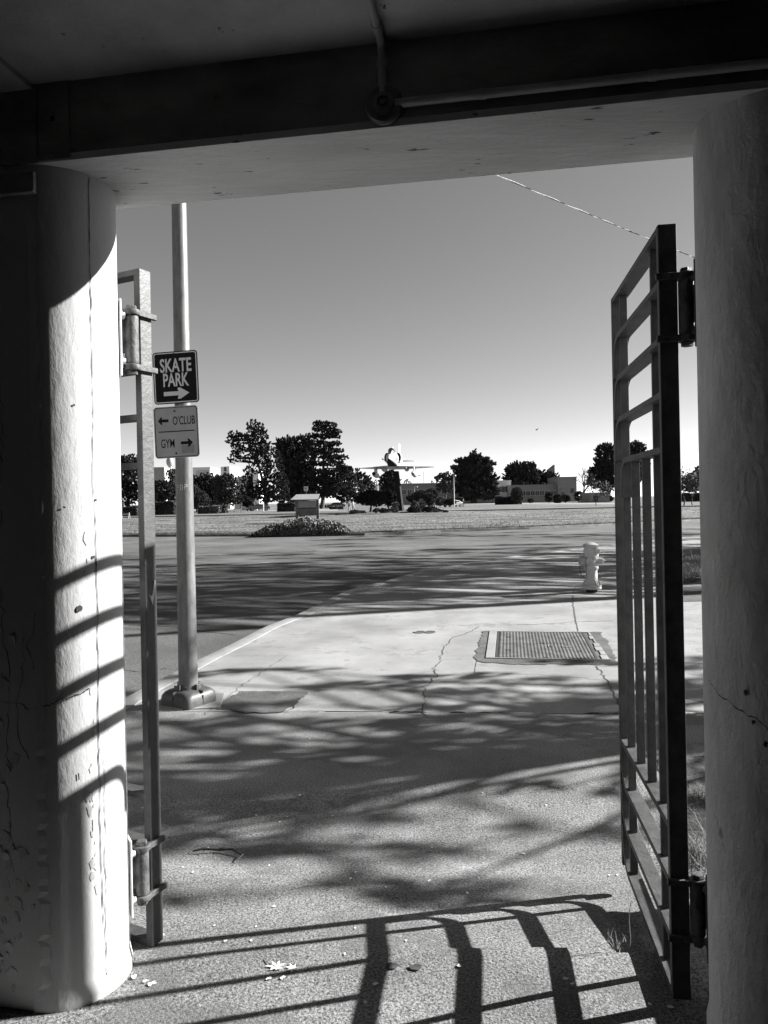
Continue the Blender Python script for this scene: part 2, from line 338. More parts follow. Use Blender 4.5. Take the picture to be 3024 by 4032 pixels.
# grass
def blades(name, spots, m, hmin, hmax, w, seed, lean=.5, **kw):
    R = np.random.RandomState(seed); P = np.array(spots); n = len(P)
    h = R.uniform(hmin, hmax, n); a = R.uniform(0, 2*np.pi, n); l = R.normal(0, lean, (n,2))*h[:,None]
    dx, dy = np.cos(a)*w/2, np.sin(a)*w/2
    V = np.zeros((n,3,3)); V[:,0] = P; V[:,0,0] -= dx; V[:,0,1] -= dy; V[:,1] = P; V[:,1,0] += dx; V[:,1,1] += dy
    V[:,2] = P; V[:,2,0] += l[:,0]; V[:,2,1] += l[:,1]; V[:,2,2] += h
    me = bpy.data.meshes.new(name); me.vertices.add(3*n); me.vertices.foreach_set('co', V.ravel())
    me.loops.add(3*n); me.loops.foreach_set('vertex_index', np.arange(3*n)); me.polygons.add(n); me.polygons.foreach_set('loop_start', np.arange(n)*3); me.polygons.foreach_set('loop_total', np.full(n,3))
    me.materials.append(m); me.update(); o = bpy.data.objects.new(name, me); COL.objects.link(o); return tag(o, **kw)
R = np.random.RandomState(3); sp1 = []; sp2 = []
while len(sp1) < 26000:
    y = 38+62*R.rand()**1.6; x = R.uniform(-.55,.6)*y
    if y < fk(x)+.22: continue
    (sp1 if R.rand() < .7 else sp2).append((x, y, lh(x,y)-.02))
xs_ = R.uniform(-24, 26, 14000); sp1 += [(x, fk(x)+.22+abs(R.normal(0,.18)), ZL) for x in xs_]
blades('grass', sp1, bladem, .04, .12, .05, 1, 1.2, label='short mown grass covering the wide lawn beyond the road', cat='grass', kind='stuff')
blades('pale_grass', sp2, bladel, .03, .08, .07, 2, 1.2, label='pale dry blades and clippings scattered through the lawn beyond the road', cat='grass', kind='stuff')
sp = []
for _ in range(16000):
    y = R.uniform(13.6, 20); x = R.uniform(5.3, 9.5)
    if 5.35+(y-13.6)*.45 < x: sp.append((x, y, ZP+.05))
blades('verge_grass', sp, bladel, .05, .16, .02, 4, .6, label='tufty grass on the verge between gate post and right column', cat='grass', kind='stuff')
# =====================================================  GATEWAY BUILDING
TA = math.atan(.165); tx, ty = math.cos(TA), -math.sin(TA); nx, ny = math.sin(TA), math.cos(TA)
# local frame: x along the wall (right), y outward, origin on the wall's centre line at X=0
TG = Matrix.Translation((0, 2.141, 0)) @ Matrix.Rotation(-TA, 4, 'Z')
TGi = TG.inverted()
HT = .176; SOF = CZ+.994; CEIL = CZ+1.22
gw = thing('gateway_building', (0,0,0), 'dark concrete gateway passage framing the view, with round ended walls and painted ceiling', 'building')
cL = (TGi @ Vector((-1.01,2.305,0))).x; cR = (TGi @ Vector((1.035,1.966,0))).x
def bullnose(cx, sgn, wallend):
    mb = MB(); seg = 64; R = random.Random(int(cx*100)); vs = []
    zs = [-.35, -.02, .02, .06, .1]+list(np.linspace(.15, SOF, 60))
    ang = [math.pi/2*1.0*sgn*(-1) if False else None]
    prof = []
    for k in range(seg+1):
        a = -math.pi/2+math.pi*k/seg; prof.append((math.cos(a)*sgn, math.sin(a)))
    rings = []
    for z in zs:
        ring = []
        for (c, s) in prof:
            r = HT
            if z < .08 : r += .008
            ring.append(tuple(TG @ Vector((cx+c*r, s*HT*(r/HT), z))))
        rings.append(ring)
    mb.loft(rings, plaster if sgn > 0 else roughp, closed=False, caps=False)
    # cap
    return mb
colL = bullnose(cL, 1, -6); colR = bullnose(cR, -1, 6)
def colpt(cx, sgn, a, z, off=.0): # a: angle from inner normal (-y) turning toward the opening
    return TG @ Vector((cx+sgn*math.sin(a)*(HT+off), -math.cos(a)*(HT+off), z))
def vcrack(mb, cx, sgn, a0, z0, z1, w, seed, m=None, jit=.02, off=.002, drift=0):
    R = random.Random(seed); vs = []; n = int(abs(z1-z0)/.02); a = a0
    for i in range(n+1):
        z = z0+(z1-z0)*i/n; a += R.gauss(0, jit)*.35+drift/n; a += (a0+drift*i/n-a)*.15; ww = w*(.35+.65*R.random())/HT/2
        vs += [colpt(cx,sgn,a-ww,z,off), colpt(cx,sgn,a+ww,z,off)]
    mb.add(vs, [(2*i,2*i+1,2*i+3,2*i+2) for i in range(n)], m or crackm)
# find angles on the left column for sight lines
def ang_for(cx, r, sgn=1):
    best = None
    for k in range(900):
        a = -.2+k*.002; p = colpt(cx, sgn, a, 1)
        e = abs(p.x/p.y-r)
        if best is None or e < best[0]: best = (e, a)
    return best[1]
aC = ang_for(cL, -.393); aE = ang_for(cL, -.4635)
vcrack(colL, cL, 1, aC, .25, SOF-.01, .0035, 3); vcrack(colL, cL, 1, aC+.03, .02, .75, .003, 4, drift=.05, jit=.05)
vcrack(colL, cL, 1, aC-.35, .70, .72, .004, 5)
def hcrack(mb, cx, sgn, a0, a1, z, w, seed, slope=.0):
    R = random.Random(seed); n = 40; vs = []; zz = z
    for i in range(n+1):
        a = a0+(a1-a0)*i/n; zz += R.gauss(0,.0025); ww = w*(.3+.7*R.random())/2
        vs += [colpt(cx,sgn,a,zz+slope*i/n-ww,.002), colpt(cx,sgn,a,zz+slope*i/n+ww,.002)]
    mb.add(vs, [(2*i,2*i+1,2*i+3,2*i+2) for i in range(n)], crackm)
hcrack(colL, cL, 1, aE-.1, aC-.15, .925, .004, 6, .02)
hcrack(colR, cR, -1, 1.4, .3, 1.005, .0035, 7, -.08)
for a_, z_, r_ in ((aC-.30,1.20,.010),(aC-.05,1.35,.006),(aC+.02,1.52,.004),(aC-.5,1.50,.004),(aC-.32,1.80,.004)):   # chips and a bolt hole
    R = random.Random(int(z_*100)); ring = [colpt(cL,1,a_+math.cos(t)*r_*R.uniform(.7,1.2)/HT,z_+math.sin(t)*r_*R.uniform(.7,1.2),.002) for t in np.linspace(0,2*math.pi,10)[:-1]]
    colL.add(ring, [tuple(range(9))[::-1]], crackm)
R = random.Random(8)
for (a_, z_) in ((.85,.98),(.7,.93),(.95,1.05)):
    ring = [colpt(cR,-1,a_-.25+math.cos(t)*.006*R.uniform(.5,1.3)/HT,z_-.05+math.sin(t)*.008*R.uniform(.4,1.2),.002) for t in np.linspace(0,2*math.pi,12)[:-1]]
    colR.add(ring, [tuple(range(11))], crackm)
# blistered old paint marks on the left column
oldp = mat('bare_patch', .28, .36, 30)
for i in range(26):
    z_ = R.choice([.95,.85,.72,.65,.5,.45,1.3,1.4,.35,.6])+R.uniform(-.05,.05); a_ = aC-.13+R.gauss(0,.04); rr_ = R.uniform(.003,.010)
    ring = [colpt(cL,1,a_+math.cos(t)*rr_*R.uniform(.4,1.2)/HT,z_+math.sin(t)*rr_*2.2*R.uniform(.4,1.2),.0012) for t in np.linspace(0,2*math.pi,10)[:-1]]
    colL.add(ring, [tuple(range(9))[::-1]], oldp)
colL.build('column', gw, smooth=50, label='left round column, sunlit and striped by gate shadows'); colR.build('column', gw, smooth=50, label='right round column, in shade and roughly plastered')
# walls: inner faces slightly proud left of the flaky edge
def slab(name, x0, x1, y0, y1, z0, z1, m, bev=0, label=None):
    mb = MB(); mb.box(x0, x1, y0, y1, z0, z1, m, TG); return mb.build(name, gw, bevel=bev, label=label)
wallL = MB(); wallL.box(-4.2, cL-.001, -HT, HT, -.35, SOF, plaster, TG)
# overlapping plaster skin with a ragged edge
xe = cL+math.sin(aE)*HT; R = random.Random(11); vs = []; n = 140
for i in range(n+1):
    z = -.02+(SOF+.0)*i/n; e = xe+R.uniform(-.003,.002)-.003; 
    if z < 1.3 and R.random() < .3: e -= R.uniform(0,.012)*(1.3-z)
    vs += [(-4.2,-HT-.0025,z),(e-.022,-HT-.0024,z),(e+.001,-HT+.0045,z)]
wallL.add(vs, [(3*i+k,3*i+k+1,3*i+k+4,3*i+k+3) for i in range(n) for k in (0,1)], plaster, TG)
def wcrack(mb, pts, w, seed):
    R = random.Random(seed); P = []
    for (x0,z0),(x1,z1) in zip(pts, pts[1:]):
        n = max(1,int(math.hypot(x1-x0,z1-z0)/.02)); P += [(x0+(x1-x0)*i/n+R.gauss(0,.005), z0+(z1-z0)*i/n+R.gauss(0,.004)) for i in range(n)]
    vs = []
    for x,z in P: ww = w*(.3+R.random())/4; vs += [(x-ww,-HT-.0035,z-ww*.5),(x+ww,-HT-.0035,z+ww*.5)]
    mb.add(vs, [(2*i,2*i+1,2*i+3,2*i+2) for i in range(len(P)-1)], crackm, TG)
wcrack(wallL, [(xe-.13,2.2),(xe-.12,1.7),(xe-.14,1.3),(xe-.11,1.0),(xe-.13,.7),(xe-.10,.45)], .004, 1)
wcrack(wallL, [(xe-.2,.95),(xe-.05,.93),(xe,.925)], .006, 2)
wcrack(wallL, [(xe-.06,1.12),(xe-.09,.85),(xe-.03,.75)], .004, 3); wcrack(wallL, [(xe-.02,1.2),(xe-.05,1.1),(xe-.03,1.02)], .004, 4)
flk = wallL; R = random.Random(12)
for i in range(80):   # lifted flakes of plaster
    if i < 0: x, z, s = xe-.006+R.gauss(0,.004), R.uniform(.3, 2.0), R.uniform(.0015,.0035)
    else: x, z, s = xe-.15+R.gauss(0,.04), R.uniform(.15,1.2) if R.random() < .5 else R.uniform(.1,.55), R.uniform(.008,.024)
    a = R.uniform(0,6.28); tl = R.uniform(.002,.010); k = R.randint(4,6)
    P = [(x+math.cos(a+6.283*j/k)*s*R.uniform(.5,1), -HT-.003-tl*.6*(.5+.5*math.cos(6.283*j/k)), z+math.sin(a+6.283*j/k)*s*R.uniform(.6,1.4)) for j in range(k)]
    flk.add(P+[(p[0],-HT-.001,p[2]) for p in P], [tuple(range(k))]+[(j,(j+1)%k,k+(j+1)%k,k+j) for j in range(k)], plaster, TG)
wl = wallL.build('wall', gw, label='left wall with cracked and peeling plaster'); pass
wr = MB(); wr.box(cR+.001, 4.2, -HT, HT, -.35, SOF, plaster, TG); wr.build('wall', gw)
bm_ = MB()
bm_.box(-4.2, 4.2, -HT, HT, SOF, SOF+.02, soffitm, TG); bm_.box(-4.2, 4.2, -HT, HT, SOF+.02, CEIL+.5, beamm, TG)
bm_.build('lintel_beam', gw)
fb = MB()
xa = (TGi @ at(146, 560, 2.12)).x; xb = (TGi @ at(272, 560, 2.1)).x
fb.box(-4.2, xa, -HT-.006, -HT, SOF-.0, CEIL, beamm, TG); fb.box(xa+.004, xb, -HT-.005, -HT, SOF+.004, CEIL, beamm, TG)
fb.lathe([(.0001,0),(.008,0),(.008,.003),(.0001,.003)], crackm, 12, TG @ Matrix.Translation((xa+.05,-HT-.005,SOF+.12)) @ Matrix.Rotation(math.pi/2,4,'X'))
fb.build('beam_panel', gw, bevel=.002)
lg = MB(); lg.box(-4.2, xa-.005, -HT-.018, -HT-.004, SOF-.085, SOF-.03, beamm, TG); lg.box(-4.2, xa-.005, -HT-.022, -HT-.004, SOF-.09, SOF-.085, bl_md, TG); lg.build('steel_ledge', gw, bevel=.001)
ce = MB(); ce.box(-4.2, 4.2, -7, -HT, CEIL, CEIL+.2, ceilm, TG); ce.box(-4.2, xe+.0, -7, -HT-.007, CEIL-.015, CEIL, ceilm, TG); ce.build('ceiling', gw)
sd = MB()
for a, b in ((-4.2,-4.0),(4.0,4.2)): sd.box(a, b, -7, -HT, -.35, CEIL, beamm, TG)
sd.box(-4.0, 4.0, -7.2, -7, -.35, CEIL, beamm, TG); sd.build('side_wall', gw)
up = MB(); up.box(-9, 12, -7.2, HT+.0, CEIL+.5, CEIL+1.4, plaster, TG); up.build('roof', gw, bevel=.01)
fl = MB(); fl.box(-5, 5, -7.2, -4.5, -.3, -.05, conc, TG); fl.build('passage_floor', kind='structure')
# conduit on the beam
cd = thing('electrical_conduit', TG @ Vector((0,-HT,CZ+1.047)), 'painted steel conduit with a round junction box on the dark lintel beam', 'conduit')
pb = TGi @ at(1508, 409, 1.93); bx = pb.x; bz = CZ+1.047
def inv(mb, name, par, **k):
    o = mb.build(name, par, **k); o.matrix_parent_inverse = Matrix.Translation(-par.location) ; return o
def sub(mb, name, root, **k):   # mesh given in world coordinates under a root
    M = Matrix.Translation(root.location) @ root.rotation_euler.to_matrix().to_4x4(); Mi = M.inverted()
    mb.v = [tuple(Mi @ Vector(p)) for p in mb.v]; return mb.build(name, root, **k)
m = MB(); m.lathe([(.0001,0),(.050,0),(.051,.014),(.046,.020),(.029,.019),(.028,.027),(.016,.030),(.014,.024),(.007,.024),(.006,.031),(.0001,.031)], galv, 28, TG @ Matrix.Translation((bx,-HT,bz)) @ Matrix.Rotation(math.pi/2,4,'X')); sub(m, 'junction_box', cd, smooth=35)
cm = mat('conduit_paint', .34, .42, 12, rough=.45)
m = MB(); m.tube([TG @ Vector(p) for p in ((bx+.03,-HT-.013,bz),(4.0,-HT-.013,bz))], .0115, cm, 12)
for i in range(7): x = bx+.25+i*.42; m.tube([TG @ Vector((x,-HT-.013,bz)), TG @ Vector((x+.018,-HT-.013,bz))], .0135, cm, 12)
sub(m, 'pipe', cd, smooth=50)
m = MB(); yk = -HT-.012
m.tube([TG @ Vector(p) for p in ((bx-.004,yk,bz+.03),(bx-.003,yk,CEIL-.04),(bx-.003,yk-.008,CEIL-.018),(bx-.003,yk-.03,CEIL-.012),(bx+.0,-3,CEIL-.012))], .0105, cm, 12)
m.tube([TG @ Vector((bx-.004,yk,CEIL-.05)), TG @ Vector((bx-.004,yk,CEIL-.075))], .0135, cm, 12); m.tube([TG @ Vector((bx-.003,yk-.06,CEIL-.012)), TG @ Vector((bx-.003,yk-.085,CEIL-.012))], .0135, cm, 12)
sub(m, 'pipe', cd, smooth=50)
# =====================================================  GATES
def flatbar(mb, pts, w, t, m):   # pts (s,z) in the leaf plane; section w across the leaf, t in the plane
    n = len(pts); rings = []
    for i,(s,z) in enumerate(pts):
        a = pts[max(i-1,0)]; b = pts[min(i+1,n-1)]; d = math.hypot(b[0]-a[0], b[1]-a[1]); ds, dz = (b[0]-a[0])/d, (b[1]-a[1])/d
        px_, pz = -dz*t/2, ds*t/2
        rings.append([(s+px_,-w/2,z+pz),(s+px_,w/2,z+pz),(s-px_,w/2,z-pz),(s-px_,-w/2,z-pz)])
    mb.loft(rings, m)
def gate(loc, rz, label, L, hx, hy, m, left):
    g = thing('iron_gate', loc, label, 'gate', 'pair of gate leaves in the gateway', rz)
    z0, z1 = CZ-1.467, CZ+.79; PW = .052; BW, BT = .050, .020; VW = .027
    B = lambda: MB(); PD = .026
    b = B(); b.box(0, PD, -PW/2, PW/2, z0-.0, z1+.0, m); post = b.build('post', g, bevel=.0025)
    b = B(); flatbar(b, [(L-BT/2, z0), (L-BT/2, z1)], BW, BT, m); b.build('stile', g, bevel=.0015)
    b = B(); flatbar(b, [(PD, z1-BT/2), (L-BT, z1-BT/2)], BW-.001, BT, m); b.build('rail', g, bevel=.0015)
    sV2, sV5, sV3, sV4 = L-.121, .168, .516, .340
    RR = .105
    def curved(z, sgn, s_end, r=RR, zend=None):
        pts = [(PD, z)]+[(PD+(s_end-r-PD)*k/3, z) for k in (1,2,3)]
        for k in range(1, 11):
            q = math.pi/2*k/10; pts.append((s_end-r+r*math.sin(q), z-sgn*(-r+r*math.cos(q))*-1 if False else z+sgn*(r-r*math.cos(q))))
        pts.append((s_end, z+sgn*(r+.05)))
        return pts
    for z in (.62, .457, .296): b = B(); flatbar(b, curved(CZ+z, -1, L-BT-BT/2+.001), BW-.001, BT, m); b.build('rail', g, bevel=.0015, smooth=30)
    b = B(); flatbar(b, curved(CZ+.135, -1, sV2-.02, .09), BW-.001, BT, m); b.build('rail', g, bevel=.0015, smooth=30)
    b = B(); flatbar(b, [(PD, CZ-.97), (L-BT, CZ-.97)], BW-.001, BT, m); b.build('rail', g, bevel=.0015)
    for z in (-1.135, -1.298, -1.457): b = B(); flatbar(b, curved(CZ+z, 1, L-BT-BT/2+.001), BW-.001, BT, m); b.build('rail', g, bevel=.0015, smooth=30)
    for s, za, zb in ((sV2, z0+.02, z1-.02), (sV5, z0+.02, z1-.02), (sV3, CZ-.96, CZ+.125), (sV4, CZ-.96, CZ+.125)):
        b = B(); flatbar(b, [(s, za), (s, zb)], VW, .018, m); b.build('bar', g, bevel=.0015)
    b = B(); b.prism([(L-.05,z0+.01),(L-.05,z0-.035),(L-.042,z0-.05),(L-.028,z0-.055),(L-.014,z0-.05),(L-.006,z0-.035),(L-.006,z0+.01)], -.005, .005, m); b.build('latch_tab', g)
    for zt, zb in ((CZ+.635, CZ+.455), (CZ-1.122, CZ-1.284)):
        h = tag(bpy.data.objects.new('hinge', None)); COL.objects.link(h); h.parent = g; h.location = (hx, hy, (zt+zb)/2); zz = (zt-zb)/2
        b = B(); b.lathe([(.0001,-zz+.012),(.0215,-zz+.012),(.0225,-zz+.018),(.0225,zz-.018),(.0215,zz-.012),(.0001,zz-.012)], bolts, 20)
        b.build('barrel', h, smooth=40)
        for s in (1,-1):
            b = B(); b.lathe([(.0001,s*zz-.010),(.0265,s*zz-.010),(.028,s*zz-.007),(.028,s*zz+.007),(.0265,s*zz+.010),(.0001,s*zz+.010)], bolts, 20)
            y0, y1 = (-PW/2-.012-hy, 0) if left else (0, PW/2+.010-hy)
            b.box(-hx-.014, -hx-.0, min(y0,y1), max(y0,y1), s*zz-.0095, s*zz+.0095, bolts)
            b.box(min(0,-hx-.014), -hx-.0005, min(0,.02 if not left else -.02), max(0,.02 if not left else -.02), s*zz-.009, s*zz+.009, bolts)
            b.build('strap', h, smooth=40, bevel=.002)
            b = B(); b.lathe([(.0001,s*zz+s*.010-.0),(.017,s*zz+s*.010),(.018,s*zz+s*.013),(.017,s*zz+s*.023),(.0001,s*zz+s*.024)], bolts, 6)
            if s < 0: b.f = [f[::-1] for f in b.f]
            b.build('bolt', h)
        # web and wall plate, toward the column
        cx = cL if left else cR; C = TG @ Vector((cx,0,0)); M = Matrix.Translation(g.location) @ Matrix.Rotation(rz,4,'Z'); hw = M @ Vector((hx,hy,0)); d = Vector((C.x-hw.x, C.y-hw.y, 0)); dist = d.length; d.normalize(); perp = Vector((-d.y,d.x,0))
        Wd = M @ Vector((hx,hy,(zt+zb)/2)); T = Matrix(((d.x,perp.x,0,Wd.x),(d.y,perp.y,0,Wd.y),(0,0,1,Wd.z),(0,0,0,1)))
        Mi = (M @ Matrix.Translation((hx,hy,(zt+zb)/2))).inverted()
        gap = dist-HT-.002
        b = B(); b.box(gap-.007, gap, -.034, .034, -.125, .125, bolts if not left else white, Mi @ T); b.build('wall_plate', h, bevel=.003)
        b = B(); b.prism([(.01,-.05),(.016,-.045),(gap-.012,-.045),(gap-.006,-.055),(gap-.006,.055),(gap-.012,.06),(.016,.06),(.01,.055)], -.006, .006, bolts, Mi @ T); b.build('web', h, bevel=.002)
        for s in (-1,1):
            b = B(); b.lathe([(.0001,0),(.014,0),(.014,.003),(.0095,.004),(.0095,.012),(.0001,.013)], bolts if not left else white, 10, Mi @ T @ Matrix.Translation((gap-.0075,.018*(1 if left else -1),s*.075)) @ Matrix.Rotation(-math.pi/2,4,'Y')); b.build('nut', h, smooth=40)
    return g
blk = thing('concrete_block', TG @ Vector((0,0,0)), 'low concrete block outside against the right wall, hidden behind the right column', 'block')
b = MB(); b.box(1.24, 2.3, HT+.005, HT+.78, -.3, .24, conc, TG); b.box(1.22, 2.32, HT+.006, HT+.80, .24, .29, conc, TG); sub(b, 'slab', blk, bevel=.01)
gR = gate((.838,2.141,0), math.radians(82.2), 'right leaf of the open iron gate, a black silhouette seen almost edge on', .813, .004, -.051, rsteel, False)
gL = gate((-.786,2.467,0), math.radians(153), 'left leaf of the open iron gate, grey post lit beside the sunny column', .813, .0072, .0564, steel, True)
m = MB(); R = random.Random(2); pp = [(-.0016,.012,1.205),(-.0016,.004,1.19),(-.0016,-.006,1.165),(-.0016,-.014,1.21),(-.0016,-.020,1.245),(-.0016,-.016,1.25),(-.0016,-.004,1.20),(-.0016,.004,1.198)]
m.add(pp, [tuple(range(8))], leafm); m.build('bare_mark', gL)
# =====================================================  POLE AND SIGNS
pb_ = Vector((-1.615, 5.97, gh(-1.615,5.97)))
pole = thing('steel_pole', pb_, 'tall weathered round steel pole on a square cast base beside the kerb', 'pole')
b = MB(); b.tube([(0,0,.1),(0,0,1.5),(0,0,3.2),(0,0,5),(0,0,8.5)], [.077,.070,.062,.055,.042], galv, 32)
shaft = b.build('shaft', pole, smooth=40)
def rrect(w, d, r, n=6):
    P = []
    for cx, cy, a0 in ((w-r,d-r,0),(-w+r,d-r,90),(-w+r,-d+r,180),(w-r,-d+r,270)):
        for k in range(n+1): a = math.radians(a0+90*k/n); P.append((cx+r*math.cos(a), cy+r*math.sin(a)))
    return P
b = MB(); rings = []
for z, w_, r in ((0,.168,.045),(.05,.166,.045),(.085,.160,.05),(.105,.148,.055),(.117,.13,.06),(.122,.105,.065),(.126,.095,.085),(.150,.088,.0879),(.152,.080,.0799)):
    rings.append([(x,y,z) for x,y in rrect(w_,w_,r)])
b.loft(rings, castm, rotm(0,0,math.radians(-32))); base = b.build('base_cover', pole, smooth=45)
for q in range(4):
    b = MB(); T = rotm(0,0,math.radians(-32+90*q))
    b.box(.086,.112,-.016,.016,.105,.165,castm,T); b.box(.162,.170,-.003,.003,.0,.09,crackm,T); b.box(.10,.165,-.003,.003,.10,.1235,crackm,T)
    b.build('base_lug', base, bevel=.004)
b = MB(); b.box(-.33,.27,-.20,.24,-.05,.008, conc, rotm(0,0,math.radians(8))); b.build('footing_pad', pole, bevel=.004)
# scratched letters
b = MB(); zc = CZ+.145
def scr(pts, mb, w=.0035):
    for (x0,z0),(x1,z1) in zip(pts, pts[1:]):
        def P(x, z, o=.001): a = -math.pi/2+.26+x/.07; rr_ = .0703+o; return (rr_*math.cos(a), rr_*math.sin(a), z)
        d = math.hypot(x1-x0, z1-z0); ex, ez = -(z1-z0)/d*w/2, (x1-x0)/d*w/2
        mb.add([P(x0-ex,zc-pb_.z+z0-ez),P(x0+ex,zc-pb_.z+z0+ez),P(x1+ex,zc-pb_.z+z1+ez),P(x1-ex,zc-pb_.z+z1-ez)], [(0,1,2,3)], leafm)
scr([(-.062,.012),(-.045,.010)], b); scr([(-.06,-.004),(-.048,-.004)], b)
scr([(-.033,-.025),(-.03,.018),(-.018,.012),(-.012,-.005),(-.018,-.022),(-.033,-.025)], b)
scr([(0,-.025),(.003,.022),(.02,.015),(.021,.003),(.003,-.002)], b)
b.build('scratched_letters', shaft)
def text(body, size, m, xs=1.0, off=0.0, shear=0):
    cu = bpy.data.curves.new('lettering', 'FONT'); cu.body = body; cu.size = size; cu.offset = off; cu.align_x = 'CENTER'; cu.align_y = 'CENTER'; cu.resolution_u = 4
    o = bpy.data.objects.new('t', cu); COL.objects.link(o); dg = bpy.context.evaluated_depsgraph_get(); me = bpy.data.meshes.new_from_object(o.evaluated_get(dg))
    vs = [(v.co.x*xs, 0, v.co.y) for v in me.vertices]; fs = [tuple(p.vertices) for p in me.polygons]
    bpy.data.objects.remove(o); return vs, fs
def put(mb, body, cx, cz, height, width, m, y, off=.02):
    vs, fs = text(body, 1, m, 1, off)
    x0, x1 = min(v[0] for v in vs), max(v[0] for v in vs); z0, z1 = min(v[2] for v in vs), max(v[2] for v in vs)
    mb.add([((v[0]-(x0+x1)/2)/(x1-x0)*width+cx, y, (v[2]-(z0+z1)/2)/(z1-z0)*height+cz) for v in vs], fs, m)
def arrow(mb, x0, x1, z, sh, hh, hl, m, y):   # x1 tip
    s = 1 if x1 > x0 else -1; xh = x1-s*hl
    P = [(x0,z-sh),(xh,z-sh),(xh-s*.3*hl*.4,z-hh*.86),(xh,z-hh),(xh+s*hl*.2,z-hh*.93),(x1,z),(xh+s*hl*.2,z+hh*.93),(xh,z+hh),(xh-s*.3*hl*.4,z+hh*.86),(xh,z+sh),(x0,z+sh)]
    mb.add([(x,y,zz) for x,zz in P], [tuple(range(11))] if s > 0 else [tuple(range(11))[::-1]], m)
def border(mb, w, h, r, t, m, y):
    A = rrect(w,h,r); B_ = rrect(w-t,h-t,r-t*.8); n = len(A)
    mb.add([(x,y,z) for x,z in A]+[(x,y,z) for x,z in B_], [(i,(i+1)%n,n+(i+1)%n,n+i) for i in range(n)], m)
def plate(w, h, r, m, back, y=0):
    b = MB(); b.prism(rrect(w,h,r), -.0012, .0012, m); return b
YS = 5.97-.078
def signpos(uc, vc): p = at(uc, vc, YS); return p
WS = .375/2
# face px: sign 1 v 1382..1592, sign 2 v 1596..1805, u 600..782
s1 = thing('direction_sign', at(692, 1486, YS), 'black square SKATE PARK sign with right arrow, upper sign on the steel pole', 'sign', None, -math.radians(7))
s1.rotation_euler.y = -math.radians(1.6)
H1 = .209
b = plate(WS,H1,.028,signb,None); b.build('plate', s1)
b = MB(); border(b, WS-.008, H1-.008, .022, .0085, signw, -.0022); b.build('border', s1)
b = MB(); put(b,'SKATE', .004, .098, .112, .262, signw, -.0024, .022); put(b,'PARK', .002, -.018, .108, .214, signw, -.0024, .022); arrow(b, -.105, .108, -.128, .0165, .046, .088, signw, -.0024); b.build('lettering', s1)
s2 = thing('direction_sign', at(695, 1701, YS), "pale grey O'CLUB and GYM sign with two arrows, lower sign on the steel pole", 'sign', None, -math.radians(7))
s2.rotation_euler.y = -math.radians(1.6)
b = plate(WS-.002,H1-.003,.028,signg,None); b.build('plate', s2)
b = MB(); border(b, WS-.010, H1-.010, .022, .0048, signb, -.0022); b.build('border', s2)
b = MB(); put(b,"O'CLUB", .066, .092, .070, .186, signb, -.0024, .006); put(b,'GYM', -.076, -.088, .070, .112, signb, -.0024, .006)
arrow(b, -.062, -.150, .094, .0115, .032, .032, signb, -.0024); arrow(b, .033, .133, -.090, .0115, .034, .038, signb, -.0024)
b.add([(-.148,-.0024,.002),(.152,-.0024,.002),(.152,-.0024,.010),(-.148,-.0024,.010)], [(0,1,2,3)], signb)
b.build('lettering', s2)
b = MB(); b.add([(x,-.0023,z) for x,z in rrect(.052,.032,.008)], [tuple(range(28))], stickm, Matrix.Translation((.09,0,-.14))); b.build('sticker', s2)
for (par, zz) in ((s1,.19),(s1,-.188),(s2,.168),(s2,-.17)):
    b = MB(); b.lathe([(.0001,0),(.008,0),(.008,.003),(.0001,.004)], rust, 10, Matrix.Translation((-.008,-.002,zz)) @ Matrix.Rotation(math.pi/2,4,'X')); b.build('bolt', par)
# =====================================================  TWISTED WIRE
wa, wb = at(1975, 679, 9.0), at(2764, 1020, 17.0)
dW = wb-wa; A0 = wa-dW*1.2; A1 = wb+dW*.8; n = 700; P1, P2 = [], []
for i in range(n+1):
    t = i/n; p = A0.lerp(A1, t); p.z += (4*(t-.5)**2-1)*.12+.06; q = t*170
    o = Vector((math.cos(q)*.5, math.sin(q)*.5, math.sin(q))) *.0065; P1.append(p+o); P2.append(p-o)
b = MB(); b.tube(P1, .006, wirem, 5); b.tube(P2, .006, signb, 5)
b.build('overhead_wire', smooth=60, label='thin twisted pair cable sloping down across the sky behind the gate', cat='cable')
# =====================================================  HYDRANT
hp = on(2330, 2331, ZP); hy = thing('fire_hydrant', hp, 'white painted fire hydrant with rust marks and hanging chains at the pavement edge', 'fire hydrant')
b = MB(); b.lathe([(.0001,.055),(.158,.055),(.162,.062),(.162,.082),(.157,.088),(.157,.094),(.162,.10),(.160,.118),(.13,.125),(.118,.16),(.105,.22),(.098,.30),(.096,.36),(.108,.385),(.118,.40),(.118,.425),(.112,.44),(.100,.47),(.088,.50),(.084,.53),(.083,.56),(.094,.60),(.115,.64),(.124,.67),(.124,.70),(.118,.735),(.112,.745),(.112,.775),(.0001,.776)], hydm, 32)
for q in range(8):
    a = q*math.pi/4+.35; T = rotm(0,0,a); b.prism([(.098,.12),(.150,.12),(.150,.13),(.106,.22)], -.006, .006, hydm, T)
body = b.build('body', hy, smooth=35)
b = MB(); b.lathe([(.0001,.776),(.132,.776),(.134,.782),(.134,.798),(.128,.803),(.10,.815),(.07,.83),(.035,.838),(.0001,.839)], hydm, 32); b.build('cap', hy, smooth=35)
b = MB(); b.lathe([(.095,-.02),(.095,.056),(.0001,.056)], rust, 20); b.build('stem', hy, smooth=35)
def noz(name, az, z, prof, m, par=hy):
    b = MB(); b.lathe(prof, m, 20, Matrix.Translation((0,0,z)) @ Matrix.Rotation(az,4,'Z') @ Matrix.Rotation(math.pi/2,4,'Y')); return b.build(name, par, smooth=35)
n1 = noz('nozzle', math.radians(-4), .525, [(.0001,.05),(.056,.05),(.056,.155),(.050,.162),(.050,.168),(.0001,.168)], hydm)
